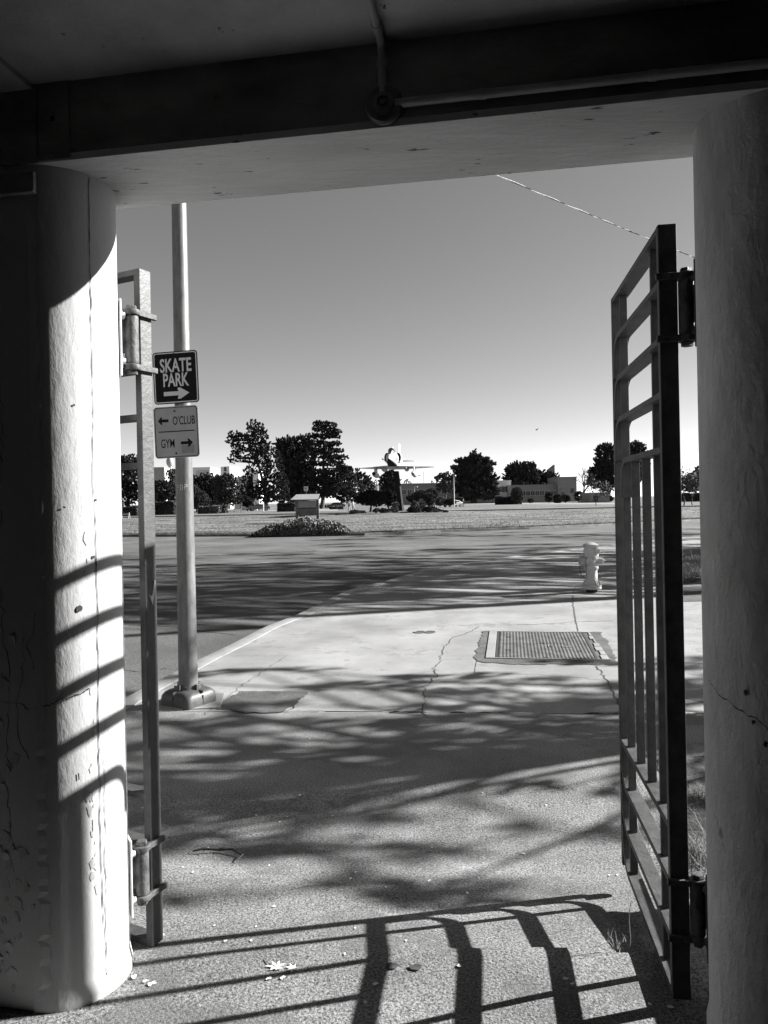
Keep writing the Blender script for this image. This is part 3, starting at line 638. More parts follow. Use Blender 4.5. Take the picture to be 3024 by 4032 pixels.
noz('nozzle_cap', math.radians(-4), .525, [(.0001,.168),(.054,.168),(.054,.180),(.042,.188),(.040,.20),(.028,.205),(.026,.215),(.012,.219),(.010,.235),(.004,.25),(.0001,.25)], hydm)
noz('nozzle', math.radians(188), .525, [(.0001,.05),(.082,.05),(.082,.12),(.072,.135),(.0001,.135)], hydm)
noz('nozzle_cap', math.radians(188), .525, [(.0001,.135),(.084,.135),(.084,.152),(.076,.158),(.078,.172),(.080,.19),(.070,.200),(.03,.203),(.016,.203),(.016,.228),(.0001,.228)], oldp)
noz('nozzle', math.radians(-60), .70, [(.0001,.05),(.055,.05),(.052,.135),(.045,.150),(.02,.156),(.0001,.157)], hydm)
noz('nozzle', math.radians(-140), .615, [(.0001,.05),(.05,.05),(.05,.118),(.042,.122),(.042,.118),(.0001,.118)], hydm)
noz('nozzle', math.radians(-65), .58, [(.0001,.04),(.042,.05),(.042,.10),(.030,.108),(.0001,.11)], hydm)
noz('nozzle', math.radians(20), .61, [(.0001,.04),(.06,.05),(.058,.10),(.04,.125),(.0001,.13)], hydm)
for (p0, p1, sag, sd_) in (((-.20,-.02,.45),(-.11,-.05,.24),.05,1),((-.10,-.08,.60),(-.10,-.09,.24),.0,2)):
    b = MB(); n = 26
    for i in range(n):
        t = i/n; t2 = (i+1.1)/n; f = lambda t: Vector(p0).lerp(Vector(p1), t)+Vector((-.03*math.sin(math.pi*t)*(1 if sd_ == 1 else .6),-.02*math.sin(math.pi*t),-sag*math.sin(math.pi*t)))
        b.tube([f(t), f(t2)], .0055 if i%2 else .0035, rust, 5)
    b.build('chain', hy)
# =====================================================  UTILITY HATCH
def c4p(x, y, z=ZP): return on(1400+.633*x, 2040+.633*y, z)
A, B_, C_, D_ = c4p(892,712), c4p(1410,718), c4p(1488,882), c4p(888,873)   # near-rect
hc = (A+B_+C_+D_)/4; ex = ((B_+C_)-(A+D_)).normalized(); ey = Vector((-ex.y, ex.x, 0)); 
HW = ((B_-A).length+(C_-D_).length)/4; HD = (((A-D_).dot(ey))+((B_-C_).dot(ey)))/4; rz = math.atan2(ex.y, ex.x)
hat = thing('utility_hatch', (hc.x,hc.y,gh(hc.x,hc.y)+.006), 'ribbed steel utility hatch with two plates set in a pale concrete frame', 'hatch', None, rz)
b = MB(); R = random.Random(3)
o = .09
for (x0,x1,y0,y1,mm) in ((-HW-.12,HW+.14,-HD-.035,-HD-.012,conc),(-HW-.12,HW+.12,HD+.012,HD+.05,conc),(-HW-.12,-HW-.03,-HD-.012,HD+.012,conc)): b.box(x0,x1,y0,y1,-.02,.008,mm)
for k in range(7):
    y0 = -HD-.012+(2*HD+.024)*k/7; b.box(HW+.05+R.uniform(0,.04),HW+.14-.006*k+R.uniform(-.02,.0),y0+.008,y0+(2*HD)/7-R.uniform(0,.01),-.02,.007,conc)
b.build('concrete_frame', hat, bevel=.003)
b = MB()
for (x0,x1,y0,y1) in ((-HW-.012,HW+.012,-HD-.012,-HD+.002),(-HW-.012,HW+.012,HD-.002,HD+.012),(-HW-.026,-HW-.002,-HD+.002,HD-.002),(HW+.002,HW+.024,-HD+.002,HD-.002)): b.box(x0,x1,y0,y1,-.02,.004,rust)
b.build('steel_frame', hat)
for s in (-1,1):
    b = MB(); y0, y1 = (-HD+.004,-.006) if s < 0 else (.006,HD-.004); nr = 26; zs = []
    vs = []; 
    for i in range(nr*6+1):
        x = -HW+.006+(2*HW-.012)*i/(nr*6); z = .003+.006*(.5-.5*math.cos(2*math.pi*i/6)); vs += [(x,y0,z),(x,y1,z)]
    b.add(vs, [(2*i,2*i+2,2*i+3,2*i+1) for i in range(nr*6)], platem)
    b.box(-HW+.006,HW-.006,y0,y1,-.02,.0028,platem)
    p = b.build('plate', hat, smooth=60)
    for x, y in ((-HW+.10,(y0+y1)/2),(HW-.12,(y0+y1)/2),(.0,y0+.03),(.25,y1-.05)): b = MB(); b.box(x-.025,x+.025,y-.006,y+.006,.004,.0098,rust); b.build('slot', p)
# faint painted utility mark
for q in (((.05,-.10),(.02,-.10),(.02,-.17),(.05,-.17)),((.11,-.10),(.11,-.17),(.17,-.17),(.17,-.10),(.11,-.10))):
    b = MB(); b.tube([(x*1.6+.02,y,.0095) for x,y in q], .0045, oldp, 5); b.build('painted_mark', hat)
# two small covers in the pavement
for k,(x,y) in enumerate(((398,711),(460,711))):
    p = c4p(x,y); b = MB(); b.lathe([(.0001,0),(.075,0),(.075,.006),(.068,.006),(.066,.003),(.0001,.003)], platem, 20)
    b.build('valve_cover', None, loc=(p.x,p.y,gh(p.x,p.y)+.001), smooth=30, label=('left of two small round valve covers in the pale pavement','right of two small round valve covers, nearer the hatch')[k], cat='valve cover', group='valve covers left of the hatch')
# holes in the threshold slab
for k,(u,v) in enumerate(((1545,3849),(1638,3856))):
    x, y = on(u, v, -.02)[:2]; b = MB(); R = random.Random(k)
    b.add([(math.cos(t)*.021*R.uniform(.8,1.2), math.sin(t)*.016*R.uniform(.8,1.2), 0) for t in np.linspace(0,6.28,14)[:-1]], [tuple(range(13))], crackm)
    b.build('bolt_hole', None, loc=(x,y,gh(x,y)+.005), label=('left of two dark ragged bolt holes in the threshold','right of two dark ragged bolt holes in the threshold')[k], cat='hole', group='bolt holes in the threshold')
# =====================================================  LEAVES, TWIG, WEEDS
R = random.Random(21); shapes = []
for k in range(4):
    n = 12; P = [(math.cos(6.283*i/n)*(1 if i%2 else .75)*R.uniform(.7,1.1), math.sin(6.283*i/n)*.6*R.uniform(.7,1.1), R.uniform(0,.25)) for i in range(n)]
    b = MB(); b.add(P+[(0,0,.05)], [(i,(i+1)%n,n) for i in range(n)], leafm); o = b.build('fallen_leaf'); shapes.append(o.data)
    if k: bpy.data.objects.remove(o)
    else: l0 = o
spots = [(930,3262),(820,3300),(1060,3385),(1690,3443),(2400,3395),(2430,3392),(1520,3480),(1380,3442),(1080,3590),(700,3770),(800,3755),(845,3690),(1010,3690),(1400,3685),(1600,3740),(890,3765),(1360,3815),(530,3935),(575,3950),(600,3960),(470,3480+340),(515,3845),(480,3730+70),(1480,3935),(1440,4010),(1810,3865),(2230,3915),(2255,3935),(2560,4010),(2640,4020),(1010,3155),(1310,3155),(1610,3113),(1220,2860+10),(1500,3000),(1900,3070),(1180,3080),(2150,3110),(1130,3160),(560,3130),(590,3145),(2785,3010),(1840,3500),(1100,3180),(1700,3280),(760,3430),(720,3405),(1400,3410),(2060,3300),(640,3745),(990,3760),(1115,3920),(1060,3925)]
for k,(u,v) in enumerate(spots):
    o = l0 if k == 0 else l0.copy()
    if k: COL.objects.link(o); o.data = shapes[k%4]
    x, y = on(u, v, -.03)[:2]; s = R.uniform(.006,.012)*(1.3 if v > 3900 else 1)
    o.location = (x, y, gh(x,y)+.003); o.rotation_euler = (0,0,R.uniform(0,6.28)); o.scale = (s,s,s)
    tag(o, 'tiny pale dry leaf or petal lying on the pavement between the gate leaves', 'leaf', 'small fallen leaves on the pavement')
def maple(name, u, v, s, rz, label, stem=True):
    x, y = on(u, v, -.02)[:2]; b = MB(); P = []
    rad = [1,.45,.85,.4,.9,.42,1.05,.4,.8,.35,.55,.4,.8,.35]
    for i, r in enumerate(rad): a = 6.283*i/len(rad); P.append((math.cos(a)*r, math.sin(a)*r, .10*r))
    b.add(P+[(0,0,.05)], [(i,(i+1)%len(rad),len(rad)) for i in range(len(rad))], leafm)
    o = b.build(name, None, loc=(x,y,gh(x,y)+.003), rot=(0,0,rz), label=label, cat='leaf'); o.scale = (s,s,s)
    if stem: b = MB(); b.tube([(0,0,.1),(.3,.7,.5),(.4,1.5,.6)], .04, twigm, 5); b.build('stem', o)
maple('maple_leaf', 1088, 3864, .034, .4, 'larger pale lobed leaf with a dark curved stem lying on the threshold')
maple('maple_leaf', 1152, 3868, .026, 2.0, 'smaller pale lobed leaf lying right beside the stemmed leaf', False)
tw = [on(500+1.2056*x, 3200+1.2056*y, -.04) for x, y in ((215,115),(250,113),(300,107),(345,112),(372,125),(378,135),(360,150))]
b = MB(); b.tube([(p.x,p.y,gh(p.x,p.y)+.012+.01*(i%2)) for i,p in enumerate(tw)], [.004,.005,.006,.005,.004,.003,.002], twigm, 6)
for i in (1,2,3): p = tw[i]; b.tube([(p.x,p.y,gh(p.x,p.y)+.015),(p.x+.03,p.y-.015,gh(p.x,p.y)+.03)], [.003,.001], twigm, 5)
b.build('fallen_twig', smooth=60, label='dark curved cypress twig lying on the pavement beside the left gate post', cat='twig')
def weed(name, pts, n, h, seed, label, m=bladem, w=.006):
    R = random.Random(seed); cx, cy = pts; z = gh(cx,cy); o0 = MB()
    for i in range(n):
        a = R.uniform(0,6.28); l = h*R.uniform(.4,1); bx_, by_ = R.gauss(0,h*.35), R.gauss(0,h*.35); cur = R.uniform(.2,.9)*l; k = 5
        P = [(bx_+math.cos(a)*cur*(t/k)**2, by_+math.sin(a)*cur*(t/k)**2, l*(t/k)*(1-.35*(t/k)*R.random())) for t in range(k+1)]
        sx, sy = -math.sin(a), math.cos(a); vs = []
        for t,p in enumerate(P): ww = w*(1-t/k*.85)/2; vs += [(p[0]-sx*ww,p[1]-sy*ww,p[2]),(p[0]+sx*ww,p[1]+sy*ww,p[2])]
        o0.add(vs, [(2*t,2*t+1,2*t+3,2*t+2) for t in range(k)], m)
    return o0.build(name, None, loc=(cx,cy,z), label=label, cat='weed')
def gxy(u,v,z=-.08): p = on(u,v,z); return (p.x,p.y)
weed('grass_weed', gxy(2745,3330), 130, .20, 1, 'wild grass clump in the gap between the gate post and right column, upper one', bladel)
weed('grass_weed', gxy(2790,3500), 90, .15, 2, 'wild grass clump hugging the foot of the right column behind the hinge', bladel)
weed('grass_weed', gxy(2770,3400), 80, .14, 3, 'loose grass tuft just left of the clump at the right column', bladem)
weed('grass_weed', gxy(2430,3835), 20, .05, 4, 'low weed tuft growing from the slab joint inside the gate shadow', bladel, .004)
x, y = gxy(2480,3835); b = MB(); b.tube([(0,0,-.01),(.004,0,.05),(.002,.004,.11),(.008,.004,.17)], [.0022,.002,.0016,.0008], bladel, 6); b.build('weed_stalk', None, loc=(x,y,gh(x,y)), smooth=60, label='single thin upright weed stalk in the gate shadow', cat='weed')
weed('grass_weed', gxy(2760,3130), 60, .10, 6, 'small dark tuft on the bare soil right of the gate', bladem)
# =====================================================  FOLIAGE
def leafmesh(name, C, D, size, asp, m, seed, parent, flat=.0):
    """C centres (n,3), D preferred long direction (n,3)"""
    R = np.random.RandomState(seed); n = len(C)
    D = D+R.normal(0,.45,(n,3)); D /= np.linalg.norm(D,axis=1)[:,None]+1e-9
    Q = R.normal(0,1,(n,3)); S = np.cross(D,Q); S /= np.linalg.norm(S,axis=1)[:,None]+1e-9
    sz = size*R.uniform(.55,1.3,n)[:,None]; N_ = np.cross(D,S)
    V = np.zeros((n,4,3)); V[:,0] = C-D*sz*asp*.5; V[:,1] = C+S*sz*.5+N_*sz*.15; V[:,2] = C+D*sz*asp*.5; V[:,3] = C-S*sz*.5+N_*sz*.15
    me = bpy.data.meshes.new(name); me.vertices.add(4*n); me.vertices.foreach_set('co', V.ravel()); me.loops.add(4*n); me.loops.foreach_set('vertex_index', np.arange(4*n))
    me.polygons.add(n); me.polygons.foreach_set('loop_start', np.arange(n)*4); me.polygons.foreach_set('loop_total', np.full(n,4)); me.materials.append(m); me.update()
    o = bpy.data.objects.new(name, me); COL.objects.link(o); o.parent = parent; return o
def clumps(blobs, sub, per, crad, seed, up=.35, shell=.55, spray=0.0):
    """blobs: (centre, (rx,ry,rz)); returns leaf centres and directions"""
    R = np.random.RandomState(seed); CC, DD = [], []
    for c, r in blobs:
        c = np.array(c); r = np.array(r); k = max(5, int(sub*(r[0]*r[2]*r[1])**(2/3)/crad**2*1.3))
        d = R.normal(0,1,(k,3)); d /= np.linalg.norm(d,axis=1)[:,None]; rad = (shell+(1-shell)*R.rand(k)**.6)[:,None]
        cc = c+d*r*rad
        for i in range(k):
            m = int(per*R.uniform(.5,1.4)); q = R.normal(0,1,(m,3)); q /= np.linalg.norm(q,axis=1)[:,None]+1e-9
            s = crad*R.uniform(.5,1.25); p = cc[i]+q*s*(R.rand(m)**.5)[:,None]*np.array([1.15,1.15,.75])
            if spray: ax = d[i]*.8+np.array([0,0,.45])+R.normal(0,.25,3); ax /= np.linalg.norm(ax); p = cc[i]+q*s*.42*(R.rand(m)**.5)[:,None]*(1-.75*(tt := R.rand(m)))[:,None]+ax*(tt*s*spray)[:,None]
            CC.append(p); dd = d[i]*.9+q*.6; dd[:,2] += up; DD.append(dd)
    return np.concatenate(CC), np.concatenate(DD)
def tree(name, u, vb, z, blobs_px, dep, label, cat, m, leaf, sub, per, crad, seed, trunk_r, asp=1.4, up=.35, group=None, bark=None, trunk_px=None, limbs=True, shell=.35, Y=None, grow=1.34, spray=.9):
    d = ray(u, vb)[1]; Y = Y or (CZ-z)/d; k = Y/F
    root = thing(name, (ray(u,vb)[0]*Y, Y, z), label, cat, group); R = random.Random(seed)
    bl = []
    for i,(bu,bv,ru,rv) in enumerate(blobs_px):
        p = at(bu, bv, Y); off = R.uniform(-.5,.5)*dep*ru*k
        bl.append(((p.x-root.location.x+R.uniform(-.1,.1)*ru*k, off, p.z-z), (ru*k*grow, ru*k*dep*grow, rv*k*grow*1.1)))
    C, D = clumps(bl, sub*2.2, per*3.2, crad*k*.66, seed, up, shell, spray)
    C[:,2] = np.maximum(C[:,2], .05)
    leafmesh('crown', C, D, (3.7*k if not spray else 3.6*k), asp*(1.25 if not spray else 1.3), m, seed, root)
    tb = MB(); top = max(bl, key=lambda b: b[0][2])
    if trunk_px: tp = [at(a,b,Y)-root.location for a,b in trunk_px]
    else: tp = [Vector((0,0,-.2)), Vector((top[0][0]*.25,0,top[0][2]*.35)), Vector((top[0][0]*.6,top[0][1]*.4,top[0][2]*.7)), Vector(top[0])]
    tp[0] = Vector((tp[0].x,0,-.3)); n = len(tp)
    tb.tube(tp, [trunk_r*k*(1.15 if i == 0 else 1-.82*i/(n-1)) for i in range(n)], bark or barkm, 9)
    if limbs:
        for c, r in bl:
            c = Vector(c); best = min((tp[i].lerp(tp[i+1], q/5) for i in range(n-1) for q in range(5)), key=lambda p: (p-c).length+max(0,p.z-c.z)*2.5)
            for j in range(3):
                e = c+Vector([R.uniform(-.55,.55)*x for x in r]); mid = best.lerp(e,.5)+Vector((0,0,R.uniform(-.05,.12)*r[2]))
                tb.tube([best, mid, e], [trunk_r*k*.32, trunk_r*k*.2, trunk_r*k*.05], bark or barkm, 5)
    tb.build('trunk', root, smooth=60); return root
X2 = lambda L: [(860+.3135*x, 1640+.3135*y, .3135*a, .3135*b_) for x,y,a,b_ in L]     # from the enlarged left crop
X7 = lambda L: [(1700+.452*x, 1780+.452*y, .452*a, .452*b_) for x,y,a,b_ in L]
X1 = lambda L: [(440+.2773*x, 1780+.2773*y, .2773*a, .2773*b_) for x,y,a,b_ in L]
X6 = lambda L: [(1400+.2411*x, 1720+.2411*y, .2411*a, .2411*b_) for x,y,a,b_ in L]
X8 = lambda L: [(2300+.3158*x, 1700+.3158*y, .3158*a, .3158*b_) for x,y,a,b_ in L]
DK, MD, PL = fol
# big leaning pine
tree('pine_tree', 1048, 2010, ZB, X2([(430,110,60,45),(520,130,40,40),(480,180,95,50),(200,240,75,45),(160,300,45,35),(280,300,90,55),(400,290,90,60),(560,240,55,60),(220,400,50,45),(300,440,80,45),(200,520,60,40),(180,560,30,20),(320,530,40,30),(590,330,50,60),(490,390,90,60),(600,430,80,70),(430,560,60,60),(520,520,90,70),(690,540,80,80),(400,690,60,60),(580,650,60,60),(700,680,100,80),(350,820,50,60),(620,790,70,60),(760,800,95,80),(330,940,60,60),(420,920,60,60),(610,920,90,60),(760,960,110,70),(680,1020,70,40),(830,1010,55,45),(300,1010,40,50),(480,970,50,50),(520,850,40,50),(540,940,45,50),(640,1040,60,25),(540,1040,40,25),(800,880,70,60)]), .8,
     'ragged leaning pine, leftmost of the three tall trees left of centre', 'tree', DK, 4.2, 1.0, 26, 8.5, 1, 9, trunk_px=[(1048,2010),(1046,1960),(1036,1900),(1020,1840),(1008,1760),(1000,1690)])
tree('cypress_tree', 1135, 2005, ZB, X2([(780,340,60,25),(880,330,80,35),(1000,320,80,35),(1060,285,35,15),(1120,320,45,25),(800,400,60,40),(900,420,110,60),(1040,400,110,60),(1140,450,50,50),(830,520,90,70),(960,540,120,80),(1100,560,90,70),(880,680,100,80),(1000,700,120,90),(1120,700,90,80),(900,820,110,80),(1030,850,120,80),(1150,820,70,70),(900,930,110,60),(1030,960,120,60),(860,1030,70,50),(980,1040,90,50),(1160,940,70,60)]), .9,
     'dense dark cypress filling the gap between the two taller conifers', 'tree', DK, 6.5, 1.0, 26, 9, 2, 10, asp=2.4, up=.9, trunk_px=[(1160,2003),(1160,1950),(1150,1850),(1150,1760)], spray=2.6, grow=1.25)
tree('conifer_tree', 1267, 2003, ZB, X2([(1260,90,50,22),(1340,95,40,20),(1420,110,50,22),(1210,140,30,20),(1300,160,70,26),(1400,170,60,22),(1480,200,45,24),(1190,250,75,24),(1330,250,80,20),(1440,240,60,20),(1490,260,25,12),(1220,330,90,18),(1370,350,100,22),(1480,340,50,18),(1230,420,80,18),(1390,430,110,22),(1510,430,40,14),(1260,500,80,20),(1430,510,110,22),(1570,520,45,20),(1240,590,80,20),(1430,590,120,22),(1570,640,60,18),(1300,690,100,22),(1470,700,120,20),(1610,650,40,12),(1230,770,90,30),(1400,780,130,28),(1290,860,110,40),(1440,870,100,30),(1260,950,90,40),(1380,950,80,40),(1450,800,70,20)]), 1.0,
     'tall open conifer with bare top branches, right of the cypress pair', 'tree', DK, 4.2, 1.1, 24, 7, 3, 8.5, up=.2, shell=.3, grow=1.55, trunk_px=[(1267,2003),(1272,1960),(1274,1900),(1273,1830),(1275,1760),(1270,1700),(1262,1668)])
# trees to the right of those, behind the kiosk
tree('round_tree', 1340, 1996, ZB, X2([(1640,760,80,60),(1560,900,110,60),(1700,920,120,60),(1480,960,60,50),(1640,1010,130,50)]), .9, 'greyish spreading tree low behind the walking people', 'tree', MD, 4.5, 1.2, 24, 7, 4, 5, Y=185)
tree('pine_tree', 1375, 1990, ZB, X2([(1580,750,70,45),(1680,730,90,60),(1800,790,80,60),(1860,870,80,60)]), .9, 'dark distant pine crown showing right of the tall open conifer', 'tree', DK, 4, 1.2, 24, 7, 5, 5, Y=215)
# cypress behind the aircraft
tree('cypress_tree', 1530, 1995, ZB, X6([(520,620,50,60),(600,620,60,40),(480,720,70,60),(560,720,90,80),(650,730,40,80),(500,820,60,60),(600,830,90,80),(550,900,90,70)]), .9, 'dark cypress standing directly behind the pedestal', 'tree', DK, 5, 1.1, 24, 7, 6, 6, asp=2, up=.9, Y=170, spray=2.6, grow=1.25)
tree('umbrella_pine', 1755, 1985, ZB, X6([(1480,650,100,50),(1400,690,80,45),(1560,690,60,50),(1470,820,120,60)]), .9, 'flat topped pale crowned pine over the long building roof', 'tree', MD, 4, 1.1, 20, 6.5, 7, 4, Y=230, shell=.4)
tree('spreading_cypress', 1865, 1983, ZB, X7([(365,12,10,16),(345,40,24,14),(395,48,28,14),(240,85,28,10),(290,75,40,16),(345,80,45,22),(420,75,40,18),(475,68,28,9),(195,143,24,8),(250,125,40,16),(320,130,60,26),(400,125,60,28),(470,125,40,18),(515,108,26,9),(260,180,60,26),(350,185,70,34),(440,180,60,30),(505,170,30,12),(520,205,30,14),(225,225,40,18),(300,240,70,30),(400,240,80,34),(480,240,50,24),(555,235,20,10),(220,275,40,18),(320,300,90,34),(440,300,80,34),(520,290,45,22),(235,330,50,24),(340,345,90,30),(450,345,80,28),(540,340,45,22),(290,385,60,16),(450,380,90,18)]), .9,
     'wide pyramidal cypress with feathery drooping branches right of the aircraft', 'tree', DK, 7, 1.15, 26, 6, 8, 11, asp=2.6, up=.7, spray=2.8, grow=1.0)
tree('broad_cypress', 2063, 1978, ZB, X7([(770,140,90,30),(730,180,60,50),(830,170,70,50),(780,210,110,50),(870,220,50,50),(740,290,90,40),(690,340,80,50),(620,360,50,30),(790,330,60,60),(850,330,50,60)]), .9, 'broad flat topped dark cypress between the hedge and the round pine', 'tree', DK, 5, 1.2, 26, 7.5, 9, 8, asp=1.8, up=.6, spray=2.6, grow=1.25)
tree('round_pine', 2140, 1976, ZB, X7([(960,190,45,25),(950,240,60,45),(1040,230,60,40),(1000,280,90,50),(1080,290,40,40),(920,320,50,40),(1090,340,35,25),(890,360,70,25),(980,330,60,30)]), .9, 'rounded dark pine with bent trunk in front of the big wall', 'tree', DK, 4.5, 1.2, 24, 7, 10, 5, trunk_px=[(2140,1976),(2138,1950),(2150,1935),(2148,1900),(2140,1880)])
tree('layered_cypress', 2385, 1972, ZB, X8([(280,200,70,18),(260,240,80,30),(330,230,60,30),(240,300,70,30),(320,320,70,40),(200,370,60,30),(290,400,90,40),(170,450,60,30),(260,480,110,40),(120,510,50,20),(200,560,110,40),(300,560,80,50),(180,630,110,40),(290,660,90,50),(120,600,60,30),(330,440,60,60),(640,180,70,30),(560,200,50,40),(500,300,60,60),(600,260,60,40),(720,330,80,60),(700,200,50,30),(450,400,80,80),(560,420,70,70),(660,430,90,60),(480,560,90,80),(620,560,90,80)]), .9, 'tall layered cypress half hidden behind the gate bars', 'tree', DK, 5.5, 1.1, 24, 7.5, 11, 7, asp=2, up=.6, spray=2.6, grow=1.25)
# left tree belt
tree('belt_tree', 510, 2020, ZB, X1([(140,110,60,40),(290,110,80,40),(120,190,80,60),(260,190,110,60),(200,300,120,80),(130,420,60,50),(300,420,100,90),(180,540,110,90),(320,560,90,80),(230,660,130,70)]), .8, 'tall mottled tree at the far left seen through the left gate', 'tree', DK, 5, 1.2, 26, 8, 12, 6, Y=150, grow=1.6)
tree('belt_tree', 640, 2020, ZB, X1([(660,490,60,50),(720,530,80,60),(680,600,80,80),(640,680,60,60),(860,300,60,30),(850,440,80,50),(800,560,120,80),(880,640,100,80)]), .8, 'dark tree between the left gate post and the steel pole', 'tree', MD, 5, 1.2, 26, 8, 13, 6, Y=146, grow=1.6)
tree('belt_tree', 790, 2018, ZB, X1([(1180,400,70,40),(1330,380,90,50),(1220,480,120,80),(1400,480,110,80),(1500,480,60,60),(1300,600,120,90),(1450,620,100,90),(1350,700,110,60)]), .8, 'bushy dark tree just right of the steel pole under the white building', 'tree', DK, 5, 1.2, 26, 8, 14, 6, Y=148, grow=1.6)
tree('small_tree', 775, 2022, ZB, X1([(1180,540,50,50),(1220,640,110,70),(1270,700,100,50),(1180,720,80,50)]), .9, 'low lighter bush in front of the belt beside the pole', 'tree', MD, 4, 1.3, 26, 6, 15, 3, Y=135)
tree('belt_tree', 885, 2016, ZB, X2([(-20,820,50,50),(60,790,50,45),(130,800,60,50),(10,900,60,70),(120,900,70,70),(200,880,40,60),(60,1000,80,60),(180,1000,60,70),(230,1050,50,40)]), .8, 'grey green tree with light tips left of the leaning pine', 'tree', MD, 4.5, 1.25, 26, 7, 16, 5, Y=140, grow=1.6)
tree('small_tree', 975, 2008, ZB, X2([(330,1050,60,30),(370,1090,50,30),(300,1090,40,25),(410,1070,30,25)]), .9, 'little dark tree beneath the leaning pine', 'tree', DK, 4, 1.2, 22, 5.5, 17, 2.5, Y=150)
# shrubs round the aircraft
ZJ = lambda x,y: lh(x,y)
def shrub(name, u, vb, bl, m, label, Y, seed, leaf=4, crad=5, tr=3, **kw):
    x = ray(u,vb)[0]*Y; z = CZ-ray(u,vb)[1]*Y
    if Y < 101 and fk(x) < Y: z = lh(x, Y)
    elif Y >= 104: z = ZB
    return tree(name, u, vb, z, bl, .9, label, 'shrub', m, leaf, 1.3, 24, crad, seed, tr, Y=Y, **kw)
shrub('bush', 1458, 2016, X6([(200,990,130,60),(100,1030,100,40),(300,960,110,60),(400,990,90,70),(330,1060,120,50),(220,1070,100,30)]), DK, 'wide dark wind clipped bush with bare stems left of the pedestal', 88, 31, tr=5)
shrub('bush', 1530, 2014, X6([(560,950,70,50),(520,1010,60,60),(600,1020,60,60),(560,1070,70,40)]), DK, 'dark rounded bush touching the left side of the pedestal', 90, 32)
shrub('bush', 1675, 2013, X6([(950,990,90,50),(1080,960,100,55),(1180,1000,90,60),(1050,1060,110,45),(1200,1070,80,40),(1130,1020,100,60)]), MD, 'large rounded bush right of the pedestal', 90, 33)
shrub('bush', 1715, 2005, X6([(1240,900,60,35),(1280,950,50,35),(1200,880,40,20)]), MD, 'paler feathery bush behind the large bush right of the pedestal', 118, 34)
R = random.Random(9)
for k,(x,y,a,b_,m) in enumerate(((650,1150,45,60,2),(630,1190,50,30,2),(450,1210,45,28,1),(520,1210,30,20,1),(900,1200,40,30,0),(960,1130,50,50,2),(1080,1120,50,60,2),(1000,1190,60,40,1),(1100,1180,50,30,0),(1185,1190,40,30,0),(1240,1180,30,30,1),(1300,1200,50,22,1),(1390,1215,40,15,1),(-20,1240,60,25,1),(60,1235,80,18,1),(340,1200,40,20,1),(1470,1225,30,12,1))):
    u, v = 1400+.2411*x, 1720+.2411*(y+b_)
    side = 'left' if x < 700 else 'right'
    shrub('low_plant', u, v, X6([(x,y,a,b_)]), fol[m], ('tall pale leafy plant at the foot of the pedestal','low pale plant touching the left foot of the pedestal','small round dark plant left of the pedestal base','tiny plant between the round plant and pedestal','dark round plant just right of the pedestal','pale spiky plant right of the pedestal','tallest pale plant beside the big right bush','spreading plant between pale plants right of pedestal','dark low plant under the big right bush','dark ball of leaves right under the big bush','small plant at the right rim of the bush','flat plant at the right end of the bed','last flat plant trailing off the right of the bed','low bush beside the walking people','flat ground plant just right of the walking people','flat plant under the bush with bare stems','outermost sprig right of the planted bed')[k], 84+R.uniform(-1,1), 50+k, leaf=4, crad=4.5, tr=1, limbs=False)
# round and clipped shrubs near the buildings
for k,(x,y,a,b_,m,lab) in enumerate(((20,420,30,26,1,'round bush at the left of the car park hedge'),(70,425,40,24,2,'pale round bush left of the silver car'),(160,435,36,16,0,'low dark mound just behind the silver car'),(740,380,36,50,1,'upright pale conifer shrub before the broad cypress'),(1020,392,24,25,0,'clipped ball bush in front of the big wall'),(1095,408,30,22,0,'dark clipped shrub right of the ball bush'),(1165,404,30,18,0,'dark boxy shrub at the foot of the big wall'),(1280,385,26,26,1,'round bush at the right corner of the wall'),(1530,405,38,16,0,'low dark bush behind the gate stile'),(860,425,16,12,0,'tiny dark bush under the round pine'),(1105,428,14,8,0,'small low clipped bush in front of the wall'))):
    u, v = 1700+.452*x, 1780+.452*(y+b_)
    shrub('round_shrub', u, v, X7([(x,y,a,b_)]), fol[m], lab, 170+6*k if k > 2 else 150, 80+k, leaf=3.5, crad=4, tr=1.2, limbs=False, shell=.75)
def hedge(u0, u1, vt, vb, Y, m, label, seed, depth=1.6, leaf=.16, dens=150):
    z = ZB if Y >= 104 else ZL; a, b_ = at(u0, vb, Y), at(u1, vb, Y); t = at((u0+u1)/2, vt, Y).z-z
    root = thing('hedge', ((a.x+b_.x)/2, Y, z), label, 'hedge'); R = np.random.RandomState(seed); w_ = b_.x-a.x; n = int(dens*(w_+depth)*t*2)
    F_ = R.choice(3, n, p=[.5,.3,.2]); C = np.zeros((n,3)); C[:,0] = R.uniform(-w_/2,w_/2,n); C[:,1] = R.uniform(-depth/2,depth/2,n); C[:,2] = R.uniform(0,t,n)
    wob = .06*t*np.sin(C[:,0]*2.1)+R.normal(0,.05,n)
    C[F_==0,1] = -depth/2+wob[F_==0]; C[F_==1,2] = t+wob[F_==1]; s = F_==2; C[s,0] = np.sign(R.rand(s.sum())-.5)*w_/2+wob[s]
    leafmesh('foliage', C, R.normal(0,.6,(n,3))+[0,-.3,.5], leaf*Y/100, 1.3, m, seed, root)
    b = MB(); b.box(-w_/2+.12,w_/2-.12,-depth/2+.12,depth/2-.12,-.1,t-.12, soil); b.build('stems', root); return root
hedge(487, 549, 1996, 2033, 112, DK, 'dark clipped hedge behind the stop sign at far left', 1)
hedge(618, 692, 1977, 2026, 117, DK, 'tall dark clipped hedge between left gate post and pole', 2)
hedge(784, 866, 1994, 2019, 120, MD, 'sunlit clipped hedge right of the steel pole', 3)
hedge(866, 892, 1994, 2017, 124, DK, 'short dark hedge end before the leaning pine', 4)
